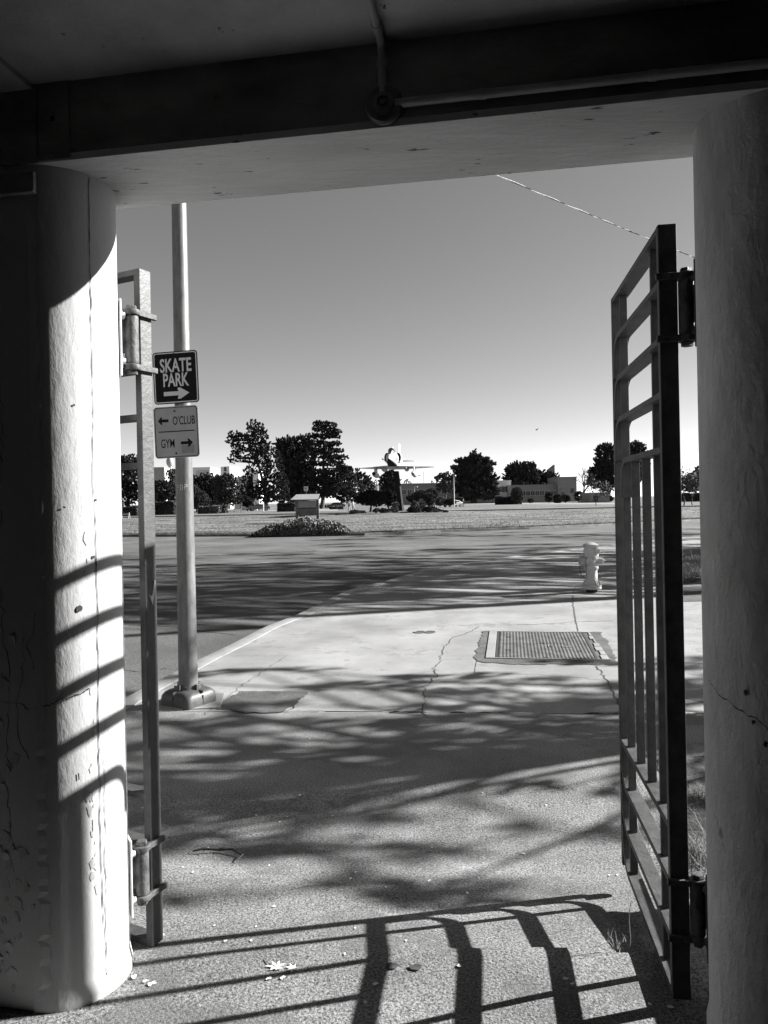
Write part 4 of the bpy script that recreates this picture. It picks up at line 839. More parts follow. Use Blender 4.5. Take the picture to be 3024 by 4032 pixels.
hedge(1096, 1164, 1982, 2010, 128, DK, 'dark clipped hedge right of the leaning pine trunk', 5)
hedge(1300, 1350, 1994, 2004, 150, MD, 'low pale hedge to the left of the walking people', 6)
hedge(1953, 2050, 1957, 1980, 190, DK, 'long dark hedge under the broad cypress', 7, leaf=.14)
hedge(1762, 1824, 1961, 1978, 200, DK, 'dark hedge behind the silver car', 8, leaf=.14)
hedge(1190, 1300, 1990, 2000, 200, DK, 'thin dark hedge line far behind the kiosk', 9, leaf=.14)
# low flowering shrub mass in front of the kiosk
d0 = ray(1180, 2104)[1]; Yh = (CZ-ZL)/d0
hk = thing('low_hedge', (at(1180,2104,Yh).x, Yh+1.0, ZL), 'low spreading shrub with pale tips along the kerb in front of the kiosk', 'shrub')
R = np.random.RandomState(5); n = 9000; Wd = (1383-993)/2*Yh/F; C = np.zeros((n,3)); 
t = R.uniform(-1,1,n); env = (1-np.abs(t)**4.0)*(.86+.08*np.sin(t*7+1.2)+.06*np.sin(t*17)); env = np.where(t < -.1, env*(.55+.45*(t+1)/.9), env)
ph = R.uniform(0,np.pi,n); rr_ = 1-.25*R.rand(n)**2; C[:,0] = t*Wd; C[:,1] = np.cos(ph)*1.0*rr_; C[:,2] = np.abs(np.sin(ph))*env*.80*rr_+R.normal(0,.02,n)
leafmesh('foliage', C, R.normal(0,.4,(n,3))+[0,0,1], .085, 1.8, MD, 5, hk)
hi_ = C[C[:,2] > .38]+[0,0,.05]; leafmesh('pale_tips', hi_[:2600], np.tile([0,0,1.],(min(2600,len(hi_)),1)), .075, 1.8, PL, 6, hk)
b = MB(); b.tube([(-Wd*.85,0,.12),(0,0,.18),(Wd*.85,0,.18)], [.12,.3,.15], soil, 8); b.build('stems', hk)
# bare trees
def bare(u, vb, vt, z, Y, label, seed, spread=.55, lf=None, tr=.22, depthn=6):
    root = thing('bare_tree', (ray(u,vb)[0]*Y, Y, z), label, 'tree'); H = at(u,vt,Y).z-z; R = random.Random(seed); b = MB(); tips = []
    def br(p, d, l, r, k):
        e = p+d*l; m_ = p+d*l*.5+Vector((R.gauss(0,.05),R.gauss(0,.05),R.gauss(0,.03)))*l; b.tube([p,m_,e], [r,r*.85,r*.68], barkm, 5 if k < 3 else 3, caps=False)
        if k >= depthn: tips.append(e); return
        for i in range(2 if k > 1 else 3):
            nd = (d+Vector((R.gauss(0,spread),R.gauss(0,spread),R.uniform(-.05,.35)))).normalized(); br(e, nd, l*R.uniform(.66,.86), r*.64, k+1)
    br(Vector((0,0,-.2)), Vector((R.gauss(0,.04),0,1)), H*.24, tr, 0); b.build('trunk', root)
    if lf:
        C = np.array([list(t) for t in tips]); C = np.repeat(C, lf, 0)+np.random.RandomState(seed).normal(0,.35,(len(C)*lf,3)); leafmesh('crown', C, np.random.RandomState(seed).normal(0,1,C.shape), .22, 1.3, MD, seed, root)
    return root
bare(1700+.452*1315, 1780+.452*430, 1780+.452*95, ZB, 215, 'leafless rounded tree standing right of the big wall', 2, tr=.42)
bare(2300+.3158*1243, 1700+.3158*885, 1820, ZB, 108, 'bare young tree just right of the gate post', 3, lf=2, tr=.12, depthn=6)
bare(2300+.3158*1465, 1700+.3158*885, 1842, ZB, 107, 'leaning young tree with pale trunk below the speed sign', 4, lf=5, tr=.10)
bare(2300+.3158*1352, 1700+.3158*885, 1850, ZB, 110, 'thin dark young tree between two others right of the gate', 5, lf=6, tr=.09)
bare(2300+.3158*152, 1700+.3158*865, 1880, ZB, 125, 'slim leaning young tree left of the layered cypress', 6, lf=4, tr=.09)
tree('round_tree', 2795, 1975, ZB, X8([(1440,500,60,50),(1380,560,70,50),(1290,600,60,40),(1450,620,70,60),(1350,680,90,50),(1520,560,60,90),(1260,700,50,40),(1600,640,80,90)]), .9, 'mid grey tree mass behind the young trees at right', 'tree', MD, 5, 1.2, 24, 7, 71, 4, Y=160)
hedge(2300+.3158*1215, 2900, 1943, 1962, 170, DK, 'dark hedge line at far right behind the young trees', 12)
# =====================================================  SHADE TREES TO THE RIGHT (they cast the dappled shade)
def shade(x, y, H, blobs, seed, label, leaf=.16, sub=1.0, per=24, crad=.45, up=.3):
    root = thing('shade_tree', (x,y,ZP), label, 'tree'); C, D = clumps(blobs, sub, per, crad, seed, up, .35); leafmesh('crown', C, D, leaf, 2.0, DK, seed, root)
    b = MB(); b.tube([(0,0,-.2),(.1,0,H*.4),(0,.1,H*.95)], [.3,.22,.05], barkm, 10); R = random.Random(seed)
    for c, r in blobs:
        c = Vector(c); s = Vector((0,0,max(1.5,c.z-.25*math.hypot(c.x,c.y)-.5))); b.tube([s, s.lerp(c,.5)+Vector((0,0,.2)), c], [.035,.025,.008], barkm, 6)
    b.build('trunk', root, smooth=60); return root
R = random.Random(SH_SEED); te, ca, sa = math.tan(EL), math.cos(AZ), math.sin(AZ)
def shade_group(targets, hr, trunks, size, seed, labels, **kw):
    """grow a row of trees whose boughs stand sunward of the given stretches of ground"""
    R = random.Random(seed); per_ = [[] for _ in trunks]
    for X, Y in targets:
        h = R.uniform(*hr)
        while (X+h/te*ca) < .56*(Y+h/te*sa)+2.0: h += .3
        x, y = X+h/te*ca, Y+h/te*sa; k = min(range(len(trunks)), key=lambda i: math.hypot(x-trunks[i][0], y-trunks[i][1]))
        q = R.uniform(.5,1.3); per_[k].append(((x-trunks[k][0], y-trunks[k][1], h), (size[0]*q, size[1]*R.uniform(.5,1.3), size[2]*R.uniform(.6,1.3))))
    for k,(tx_, ty_) in enumerate(trunks):
        if per_[k]: shade(tx_, ty_, max(b_[0][2] for b_ in per_[k]), per_[k], seed+k, labels[k], **kw)
T1 = [(R.uniform(-3.5,6.5), 2.75+4.5*R.random()) for _ in range(215)]
T1 = [t for t in T1 if math.sin(t[0]*1.3+t[1]*2.3)+math.sin(t[1]*5+t[0]*.7) > -.75]
shade_group(T1, (2.6,7.0), [(8,6.5),(12,8.5)], (.5,.05,.04), 301, ['loose flat branched evergreen beside the gateway, outside the picture to the right','second flat branched evergreen just beyond the first, outside the picture'], leaf=.06, crad=.10, sub=.4, per=12, up=.05)
T2 = [(R.uniform(-13,14), 11.9+9.5*R.random()**.9) for _ in range(470)]+[(R.uniform(-9,18), R.uniform(20.5,26)) for _ in range(110)]
T2 = [t for t in T2 if not (2.0 < t[0] < 5.5 and t[1] < 13.4) and t[1] > 11.2+.22*t[0]]
shade_group(T2, (5,14), [(19,17),(24,21),(31,26),(16,15)], (.85,.09,.07), 311, ['tall evergreen beside the road, outside the picture to the right','second tall evergreen beside the road, further right than the first','third and tallest evergreen beside the road, outside the picture','smaller evergreen near the verge, outside the picture'], leaf=.10, crad=.17, sub=.4, per=14, up=.05)
T3 = [(R.uniform(-2,34), R.uniform(25,38)) for _ in range(90)]
shade_group(T3, (8,16), [(34,33),(46,38)], (2.4,.25,.2), 321, ['fourth tall evergreen far along the road, outside the picture','fifth tall evergreen farthest along the road, outside the picture'], leaf=.16, crad=.3, sub=.45, per=18, up=.05)
# =====================================================  AIRCRAFT ON PEDESTAL
pc = at(1575, 2012, JY); ptop = at(1562, 1858, JY)
pz = lh(pc.x, JY)
b = MB(); k = JY/F
def sect(u0, u1, v, d0, d1):
    a, c = at(u0,v,JY), at(u1,v,JY); 
    return [(a.x,JY-d0,a.z),(c.x,JY-d0+.25,c.z),(c.x,JY+d1,c.z),(a.x,JY+d1,a.z)]
def sect(u0, u1, u2, v, d0, d1):
    a, c, e_ = at(u0,v,JY), at(u1,v,JY), at(u2,v,JY); return [(a.x,JY-d0+.12,a.z),(c.x,JY-d0,c.z),(e_.x,JY+d1,c.z),(a.x+.2,JY+d1+.1,a.z)]
r0, r1 = sect(1569,1585,1594,2014,.9,.5), sect(1549,1567,1571,1855,.35,.5)
r0 = [(x,y,pz-.3) for x,y,_ in r0]
o = MB(); o.loft([r0, r1], jetd)
pd = o.build('pedestal', None, bevel=.02, label='tall tapering dark pedestal carrying the aircraft', cat='pedestal')
jl = at(1556, 1845, JY); jet = thing('fighter_jet', jl, 'pale grey delta winged fighter jet with drop tanks mounted on a pedestal', 'aircraft')
jet.scale = (1.09,1.09,1.09); jet.rotation_euler = (math.radians(-3.0), math.radians(.3), math.radians(-7))   # nose toward camera (-y), pitched down
# local: nose at -y, x to the viewer's right, z up; origin under the belly at wing root
def ell(y, w, h, cz, n=20, p=2.2): 
    out = []
    for q in range(n):
        a = 2*math.pi*q/n; c, s = math.cos(a), math.sin(a); out.append((w*math.copysign(abs(c)**(2/p), c), y, cz+h*math.copysign(abs(s)**(2/p), s)))
    return out
fz = .78
b = MB(); b.loft([ell(-6.1,.03,.03,fz-.28), ell(-5.8,.16,.16,fz-.27), ell(-5.3,.30,.31,fz-.24), ell(-4.6,.45,.47,fz-.16), ell(-3.8,.56,.62,fz-.06), ell(-3.0,.62,.72,fz), ell(-2.0,.66,.74,fz), ell(-.5,.74,.76,fz), ell(1.2,.72,.72,fz+.03), ell(3.0,.56,.6,fz+.12), ell(4.4,.42,.46,fz+.2), ell(5.2,.32,.36,fz+.25)], jetm)
fus = b.build('fuselage', jet, smooth=50)
b = MB(); b.loft([ell(5.2,.30,.34,fz+.25), ell(5.6,.27,.30,fz+.26)], jetd); b.build('exhaust', fus, smooth=50)
b = MB(); b.loft([ell(-4.55,.10,.05,fz+.42), ell(-4.2,.24,.22,fz+.55), ell(-3.6,.31,.40,fz+.62), ell(-2.8,.32,.46,fz+.62), ell(-2.0,.28,.36,fz+.62), ell(-.6,.16,.2,fz+.66), ell(1.5,.1,.1,fz+.66)], jetg); can = b.build('canopy', jet, smooth=50)
b = MB(); b.loft([ell(-4.50,.09,.06,fz+.56,14), ell(-4.23,.19,.17,fz+.66,14), ell(-4.1,.21,.21,fz+.70,14)], glass); b.build('windscreen', can, smooth=50)
b = MB(); b.loft([ell(-3.9,.318,.375,fz+.66,14), ell(-2.6,.328,.455,fz+.655,14)], glass); b.build('canopy_glass', can, smooth=50)
for s in (-1,1):
    b = MB(); 
    def duct(y, w, h, x0, cz): return [(s*x0+w*math.cos(a), y, cz+h*math.sin(a)) for a in [2*math.pi*q/18 for q in range(18)]]
    b.loft([duct(-2.35,.30,.52,.60,fz+.18), duct(-2.2,.34,.56,.60,fz+.18), duct(-1.2,.36,.55,.56,fz+.15), duct(.8,.26,.42,.50,fz+.1), duct(2.2,.1,.2,.42,fz+.1)], jetm); i_ = b.build('air_intake', jet, smooth=50)
    b = MB(); b.loft([duct(-2.36,.26,.47,.60,fz+.18), duct(-2.352,.26,.47,.60,fz+.18)], jetd); b.build('intake_mouth', i_)
    # wing: root chord from y=-2.2 to 2.4 ; tip chord y=1.3..2.6 at x=4.2
    b = MB(); zz = .12
    def foil(x, y0, y1, t, cz): 
        c = y1-y0; return [(x,y0,cz),(x,y0+.1*c,cz+t*.35),(x,y0+.35*c,cz+t*.5),(x,y0+.7*c,cz+t*.3),(x,y1,cz),(x,y0+.7*c,cz-t*.2),(x,y0+.35*c,cz-t*.3),(x,y0+.1*c,cz-t*.25)]
    secs = [foil(s*.0,-2.3,2.5,.34,zz), foil(s*.7,-1.7,2.45,.30,zz), foil(s*2.4,-.2,2.3,.17,zz+.07), foil(s*4.0,1.2,2.15,.07,zz+.14), foil(s*4.22,1.55,2.05,.03,zz+.15)]
    if s < 0: secs = [q[::-1] for q in secs]
    b.loft(secs, jetm); wg = b.build('wing', jet, smooth=30)
    b = MB(); b.loft([ell(-1.1,.05,.05,0,12), ell(-.7,.22,.2,-.02,12), ell(.4,.26,.26,-.06,12), ell(1.2,.18,.18,0,12), ell(1.9,.05,.05,.05,12)], jetm, Matrix.Translation((s*1.25,0,-.0))); b.build('gear_fairing', wg, smooth=50)
    # pylon and drop tank
    tx_ = s*2.12; b = MB(); b.box(tx_-.05,tx_+.05,-1.2,.9,-.42,.12,jetm); b.build('weapon_pylon', wg, bevel=.01)
    tk = tag(bpy.data.objects.new('drop_tank', None)); COL.objects.link(tk); tk.parent = jet
    b = MB(); b.loft([ell(y,r,r,-.68,18,2) for y,r in ((-2.2,.10),(-1.8,.2),(-1.2,.27),(-.4,.30),(.6,.29),(1.5,.2),(2.3,.05))], jetm, Matrix.Translation((tx_,0,0))); b.build('tank_shell', tk, smooth=50)
    b = MB(); b.loft([ell(y,r,r,-.68,18,2) for y,r in ((-2.62,.015),(-2.5,.05),(-2.2,.105),(-1.85,.20))], jetd if s < 0 else jetg, Matrix.Translation((tx_,0,0))); b.build('tank_nose', tk, smooth=50)
    b = MB(); b.box(min(tx_,tx_+s*.55),max(tx_,tx_+s*.55),1.6,2.1,-.69,-.66,jetm); b.build('tank_fin', tk)
    b = MB(); secs = [[(s*x,y0,zc+t),(s*x,(y0+y1)/2,zc+t*1.6),(s*x,y1,zc+t),(s*x,y1,zc-t),(s*x,y0,zc-t)] for x,y0,y1,zc,t in ((.2,3.5,5.1,1.32,.04),(1.72,4.7,5.2,1.34,.02))]
    if s < 0: secs = [q[::-1] for q in secs]
    b.loft(secs, jetm); b.build('tailplane', jet, smooth=30)
b = MB(); b.loft([[(-t,y0,z),(0,y0-.05,z),(t,y0,z),(t*1.2,(y0+y1)/2,z),(t,y1,z),(-t,y1,z),(-t*1.2,(y0+y1)/2,z)] for y0,y1,z,t in ((1.6,5.0,1.3,.09),(3.4,5.25,2.1,.06),(4.35,5.5,3.15,.03),(4.6,5.45,3.35,.02))], jetm); b.build('tail_fin', jet, smooth=40)
b = MB(); b.tube([(-.62,-2.6,.55),(-.66,-4.2,.5),(-.68,-5.6,.45)], [.05,.045,.035], jetg, 8); b.tube([(-.68,-5.6,.45),(-.68,-5.9,.45)], [.07,.05], jetd, 8); b.build('refuelling_probe', jet, smooth=50)
b = MB(); R = random.Random(4)
for (y0,y1,a0,a1) in ((-4.5,-3.3,.62,.67),(-4.4,-3.2,.30,.36),(-4.3,-4.2,.2,.75),(-3.9,-3.8,.2,.8),(-3.5,-3.4,.1,.7),(-3.2,-3.05,.3,.5),(-4.1,-3.9,.45,.55)):
    def sp_(y, q): 
        w_ = float(np.interp(y,[-5.3,-4.6,-3.8,-3.0],[.30,.45,.56,.62])); h_ = float(np.interp(y,[-5.3,-4.6,-3.8,-3.0],[.31,.47,.62,.72])); cz = float(np.interp(y,[-5.3,-4.6,-3.8,-3.0],[fz-.24,fz-.16,fz-.06,fz]))
        a = (q-.5)*1.3; c, s_ = math.cos(a), math.sin(a); p=2.2; return (w_*abs(c)**(2/p)*1.015+.004, y, cz+h_*math.copysign(abs(s_)**(2/p), s_)*1.01)
    nq = 6; vs = []
    for i in range(nq+1): q = a0+(a1-a0)*i/nq; vs += [sp_(y0,q), sp_(y1,q)]
    b.add(vs, [(2*i,2*i+1,2*i+3,2*i+2) for i in range(nq)], jetd)
b.build('nose_markings', fus)
b = MB(); b.loft([ell(-6.0,.06,.05,fz-.36), ell(-5.2,.26,.1,fz-.48), ell(-4,.42,.12,fz-.62), ell(-2.6,.5,.1,fz-.7)], jetd); b.build('belly_panel', fus, smooth=50)
b = MB(); b.box(-.03,.03,-2.6,-2.2,fz+1.0,fz+1.35,white); b.build('aerial', fus)
# =====================================================  KIOSK
d0 = ray(1210, 2058)[1]; Yk = (CZ-ZL)/d0; kk = Yk/F
kq = lambda x, y: at(860+.3135*x, 1640+.3135*y, Yk)
kb0 = kq(1115,1330); ki = thing('notice_kiosk', (kb0.x,Yk,ZL), 'weathered wooden notice board with pitched roof behind the low shrub', 'notice board')
L_ = lambda x, y: (kq(x,y).x-kb0.x, kq(x,y).z-ZL)
for x in (983, 1244):
    xx, zt = L_(x, 1010); b = MB(); b.box(xx-.11,xx+.11,-.1,.1,-.2,zt,wood); b.build('post', ki, bevel=.01)
x0, zb = L_(983,1240); x1, zm = L_(1244,1150); _, zt = L_(1244,1050)
b = MB(); b.box(x0+.11,x1-.11,-.05,.05,zb,zm,wood); b.build('lower_panel', ki)
b = MB(); b.box(x0+.13,x1-.11,-.07,.05,zm+.03,zt,board); b.build('board', ki, bevel=.01)
b = MB(); b.box(x0+.11,x1-.11,-.085,-.05,zm-.02,zm+.03,rust)
R = random.Random(3)
for i in range(11): xx = x0+.3+i*.125; b.box(xx,xx+.05,-.09,-.085,zm+.03,zm+.03+R.uniform(.02,.06),rust)
b.build('ledge', ki)
b = MB(); b.lathe([(.0001,0),(.05,0),(.05,.02),(.0001,.02)], rust, 10, Matrix.Translation((L_(1075,1060)[0],-.072,L_(1075,1060)[1])) @ Matrix.Rotation(math.pi/2,4,'X')); b.build('lock', ki)
xa_, ze = L_(918,1045); xb_, zr = L_(1272,988)
b = MB(); b.add([(xa_,-.75,ze),(xb_-.15,-.75,ze),(xb_,0,zr+.10),(xa_+.4,0,zr+.10),(xb_-.15,.75,ze),(xa_,.75,ze)], [(0,1,2,3),(3,2,4,5)], roofm); b.add([(xa_,-.75,ze-.06),(xb_-.15,-.75,ze-.06),(xb_,0,zr+.04),(xa_+.4,0,zr+.04),(xb_-.15,.75,ze-.06),(xa_,.75,ze-.06)], [(0,3,2,1),(3,5,4,2)], wood)
b.add([(xa_,-.75,ze),(xb_-.15,-.75,ze),(xb_-.15,-.75,ze-.06),(xa_,-.75,ze-.06),(xb_,0,zr+.10),(xb_,0,zr+.04),(xb_-.15,.75,ze),(xb_-.15,.75,ze-.06),(xa_+.4,0,zr+.1),(xa_+.4,0,zr+.04),(xa_,.75,ze),(xa_,.75,ze-.06)], [(0,3,2,1),(1,2,5,4),(4,5,7,6),(0,8,9,3),(8,10,11,9)], wood)
b.build('roof', ki)
def postsign(name, u, vb, vt, Y, z, w, h, label, m, pw=.03, txt=None, cat='sign', shape=None, face=0):
    p = ray(u,vb)[0]*Y; zt = at(u,vt,Y).z-z; r_ = thing(name, (p,Y,z), label, cat, None, face)
    b = MB(); b.box(-pw,pw,-pw,pw,-.2,zt,galv); b.build('post', r_)
    b = MB()
    P = shape or [(-w/2,zt-h),(w/2,zt-h),(w/2,zt),(-w/2,zt)]
    b.prism(P, -pw-.02, -pw, m); b.build('plate', r_)
    return r_, zt, -pw-.021
r_, zt, yy = postsign('sign_on_post', 1207, 2055, 1915, Yk+6, ZL, .36, .42, 'small white sign on a post behind the notice board', white)
b = MB(); b.box(-.10,.10,yy-.004,yy,zt-.27,zt-.12,signg); b.box(-.18,.18,yy-.004,yy,zt-.40,zt-.385,signb); b.build('print', r_)
# speed limit sign
Ys = 31.0; ps = at(2754,1872,Ys); zt = at(2754,1837,Ys).z; zb = at(2754,1908,Ys).z
sp_ = thing('speed_limit_sign', (ps.x+.31,Ys,ZP), 'white SPEED LIMIT 25 sign half hidden by the right column', 'sign')
b = MB(); b.box(-.03,.03,.01,.07,-.2,zt-ZP-.02,galv); b.build('post', sp_)
b = MB(); hw, hh = .305, (zt-zb)/2; zc = (zt+zb)/2-ZP
b.prism([(x,z+zc) for x,z in rrect(hw,hh,.035)], -.004, .004, signw); b.build('plate', sp_)
b = MB(); T = Matrix.Translation((0,0,zc)); 
A_ = rrect(hw-.012,hh-.012,.03); B2 = rrect(hw-.024,hh-.024,.022); n = len(A_); b.add([(x,-.006,z+zc) for x,z in A_]+[(x,-.006,z+zc) for x,z in B2], [(i,(i+1)%n,n+(i+1)%n,n+i) for i in range(n)], signb)
put(b,'SPEED',0,zc+hh*.66,.105,.46,signb,-.0065,.03); put(b,'LIMIT',0,zc+hh*.2,.105,.42,signb,-.0065,.03); put(b,'25',0,zc-hh*.42,.30,.38,signb,-.0065,.045); b.build('lettering', sp_)
# stop sign and neighbours at far left
Yq = 95; r_, zt, yy = postsign('stop_sign', 481, 2042, 1978, Yq, ZL, .6, .6, 'stop sign on a thin post beside the left column', signw, .04, shape=None)
bpy.data.objects.remove([o for o in r_.children if o.name.startswith('plate')][0])
P = [(.36*math.cos(math.radians(22.5+45*i)), zt-.3+.36*math.sin(math.radians(22.5+45*i))) for i in range(8)]
b = MB(); b.prism(P,-.06,-.04,signw); b.build('plate', r_)
b = MB(); b.prism([(x*.9,(z-zt+.3)*.9+zt-.3) for x,z in P],-.064,-.0601,signg); put(b,'STOP',0,zt-.3,.2,.5,signw,-.066,.02); b.build('lettering', r_)
r_, zt, yy = postsign('street_sign', 476, 2040, 1966, Yq+1.5, ZL, .9, .22, 'small pale street name plates above the stop sign', signw, .035)
# barricade
p0 = at(494, 2042, 93); ba = thing('barricade', (p0.x,93,ZL), 'folding A frame barricade standing on the grass near the stop sign', 'barricade')
b = MB(); b.box(-.55,.55,-.02,.02,.5,.72,signg); b.box(-.55,.55,-.025,-.02,.5,.56,white); b.build('board', ba)
for x in (-.5,.5):
    for y in (-.35,.35): b = MB(); b.tube([(x,y,0),(x,0,.78)], .025, white, 6); b.build('leg', ba)
# little notice stands in the left background
for (x, y0, y1, w_, lab) in ((240,1095,1180,.9,'white map board on two legs left of the leaning pine'),):
    p = at(860+.3135*x, 1640+.3135*y1, 128); r_ = thing('map_board', (p.x,128,ZB), lab, 'notice board'); t_ = at(860+.3135*x,1640+.3135*y0,128).z
    for s in (-.6,.6): b = MB(); b.box(s-.05,s+.05,-.05,.05,0,t_,wood); b.build('leg', r_)
    b = MB(); b.box(-.5,.5,-.04,.04,.5,t_-.1,white); b.build('panel', r_)
p = at(1037, 2006, 140); bo = thing('bollard', (p.x,140,ZB), 'white marker post beside the leaning pine trunk', 'post'); b = MB(); b.lathe([(.12,0),(.12,1.6),(.1,1.7),(.0001,1.72)], white, 10); b.build('shaft', bo)
# lamps
def lamp(u, vb, vt, Y, z, label, side=1, arm=.5):
    H = at(u,vt,Y).z-z; r_ = thing('street_lamp', (ray(u,vb)[0]*Y,Y,z), label, 'street lamp')
    b = MB(); b.tube([(0,0,-.1),(0,0,H*.5),(0,0,H-.15),(side*arm*.4,0,H),(side*arm,0,H-.05)], [.11,.085,.06,.05,.045], white, 8); b.build('pole', r_, smooth=50)
    b = MB(); b.lathe([(.0001,-.16),(.16,-.14),(.22,0),(.16,.14),(.0001,.17)], white, 12, Matrix.Translation((side*arm,0,H-.1))); b.build('lamp_head', r_, smooth=50)
lamp(1789, 1998, 1871, 145, ZB, 'tall pale street lamp in front of the silver car', 1, .25)
lamp(1633, 1985, 1916, 240, ZB, 'distant street lamp against the long building', 1, .9)
lamp(2300+.3158*0+1889-2300, 1981, 1945, 240, ZB, 'short far lamp post between cypress and hedge', 1, .2) if False else None
# =====================================================  BUILDINGS
def block(root, u0, u1, vt, Y, depth, m, name='wall', z=0, side=0):
    a, c = at(u0,vt,Y), at(u1,vt,Y); b = MB(); h = (a.z+c.z)/2-z; x0, x1 = a.x-root.location.x, c.x-root.location.x
    b.box(x0,x1,0,depth,-.3,h,m); b.box(x0-.15,x1+.15,-.15,depth+.15,h,h+.35,m); o = b.build(name, root); return x0, x1, h
def windows(root, x0, x1, z0, z1, n, w_, y=-.03, parts=2):
    for i in range(n):
        cx = x0+(x1-x0)*(i+.5)/n; b = MB(); b.box(cx-w_/2-.12,cx+w_/2+.12,y-.02,y+.4,z0-.12,z0,bl_wh); b.box(cx-w_/2-.12,cx+w_/2+.12,y-.02,y+.4,z1,z1+.12,bl_wh)
        for k_ in range(parts+1): xx = cx-w_/2+w_*k_/parts; b.box(xx-.06,xx+.06,y-.015,y+.4,z0,z1,bl_wh)
        f_ = b.build('window', root); b = MB(); b.box(cx-w_/2,cx+w_/2,y,y+.35,z0,z1,glass); b.build('pane', f_)
def bld(name, u, Y, label, cat='building', rz=0): return thing(name, (at(u,HV,Y).x,Y,ZB), label, cat, None, rz)
# long two storey building
r_ = bld('long_building', 1680, 262, 'long low two storey building with window bands behind the cypress')
x0, x1, h = block(r_, 1568, 1790, 1906, 262, 14, bl_gr); windows(r_, x0+1, x1-1, h*.52, h*.74, 9, 1.5); windows(r_, x0+8, x1-1, h*.12, h*.32, 6, 1.9, parts=3)
b = MB(); b.box(x0,x1,-.06,0,h*.40,h*.44,bl_md); b.build('band', r_)
b = MB(); b.box(x0,x1,-.05,0,h*.80,h*.82,bl_md); b.build('cornice', r_)
r_ = bld('grey_building', 1870, 258, 'pale two storey wing seen between cypress and broad tree'); x0,x1,h = block(r_, 1790, 1958, 1903, 258, 14, bl_gr); windows(r_, x0+1, x1-1, h*.1, h*.28, 10, 1.4)
b = MB(); b.box(x1-1.6,x1,-.4,0,-.2,h+1.6,bl_md); b.build('pilaster', r_)
r_ = bld('white_wing', 1985, 266, 'white building wing between the two dark cypresses'); x0,x1,h = block(r_, 1958, 2012, 1895, 266, 12, bl_wh); windows(r_, x0+.5, x1, h*.5, h*.76, 3, 1.5)
r_ = bld('low_wing', 2120, 258, 'low white wing running behind the round pine'); x0,x1,h = block(r_, 2012, 2200, 1912, 258, 12, bl_gr); windows(r_, x0+1, x1-1, h*.42, h*.68, 9, 1.6); b = MB(); b.box(x0,x1,-.06,0,0,h*.25,bl_md); b.build('plinth', r_)
r_ = bld('hall', 2235, 256, 'big blank walled hall with door at right'); x0,x1,h = block(r_, 2196, 2270, 1881, 256, 16, bl_gr)
b = MB(); b.box(x1-2.2,x1-.9,-.04,.2,h*.36,h*.55,glass); b.build('window', r_); b = MB(); b.box(x0+1,x0+2.6,-.5,0,h*.44,h*.5,bl_md); b.box(x0+1.2,x0+2.2,-.03,.2,0,h*.4,wood); b.build('door', r_)
b = MB(); b.box(x0,x1,-.05,0,h*.63,h*.65,bl_md); b.build('band', r_)
r_ = bld('roof_fin', 2171, 300, 'tall grey wedge shaped fin rising above the trees', 'tower'); a = at(2158,1850,300); c = at(2184,1829,300); e = at(2171,1925,300)
b = MB(); b.prism([(a.x-e.x,0),(c.x-e.x,0),(c.x-e.x,c.z),(a.x-e.x,a.z)], 0, 3, bl_gr); r_.location = (e.x,300,0); b.build('wall', r_)
r_ = bld('white_block', 1460, 330, 'small bright white building left of the pedestal'); x0,x1,h = block(r_, 1438, 1488, 1915, 330, 12, bl_wh); windows(r_, x0+.3, x1-.3, h*.62, h*.8, 7, .5, parts=1)
b = MB(); b.box(x0-1,x0+3.5,2,6,h,h+1.6,bl_gr); b.build('roof_box', r_)
r_ = bld('grey_block', 1540, 345, 'low grey building beside the small white one'); x0,x1,h = block(r_, 1480, 1570, 1910, 345, 10, bl_gr); windows(r_, x0+1, x1-3, h*.62, h*.8, 4, 1.6)
# left
r_ = bld('flat_building', 625, 235, 'grey flat walled building behind the left gate post'); x0,x1,h = block(r_, 585, 645, 1844, 235, 10, bl_md)
b = MB(); b.box(x1-.01,x1+.4,-.3,9,0,h+.0,bl_wh); b.build('side_wall', r_)
r_ = bld('stair_building', 670, 240, 'dark windowed building with a roof tank behind the pole'); x0,x1,h = block(r_, 648, 700, 1850, 240, 10, bl_gr)
for i in range(5): b = MB(); b.box(x0+.4,x0+4.0,-.05,.2,h-3.0-i*1.1,h-2.2-i*1.1,glass); b.build('window', r_)
b = MB(); T = Matrix.Translation((x0+1.2,2,h)); b.lathe([(.5,0),(.5,1.2),(.9,1.6),(1.15,2.3),(1.15,3.3),(.8,3.9),(.0001,4.1)], bl_md, 14, T); b.build('roof_tank', r_, smooth=40)
b = MB(); b.tube([(x0+3,2,h),(x0+3,2,h+6.2)], .05, galv, 5); b.tube([(x0+1.8,2,h+6),(x0+4.6,2,h+6.2)], .04, galv, 5); b.build('aerial', r_)
r_ = bld('white_building', 790, 250, 'bright white slab building with louvred panel right of the pole'); x0,x1,h = block(r_, 735, 827, 1844, 250, 14, bl_wh)
b = MB()
for i in range(8): b.box(x0+3.2,x0+9.6-2,-.12,0,h-1.0-i*.5,h-.8-i*.5,bl_md)
b.build('louvre', r_)
b = MB(); b.box(x1,x1+12,2,12,-.2,h-3.6,bl_md); b.build('wall', r_)
r_ = bld('tower_block', 900, 245, 'tall plain tower block with one small dark window'); a = at(869,1838,245); c = at(911,1838,245); dd = at(932,1838,245); rx = r_.location.x
b = MB(); pl = [(a.x-rx,0),(c.x-rx,-2.5),(dd.x-rx,2.5),(dd.x-rx-1,12),(a.x-rx,12)]; n = 5; hh = a.z
b.add([(x,y,-.2) for x,y in pl]+[(x,y,hh) for x,y in pl], [tuple(range(5))[::-1],tuple(range(5,10))]+[(i,(i+1)%5,5+(i+1)%5,5+i) for i in range(5)], bl_wh); b.build('wall', r_)
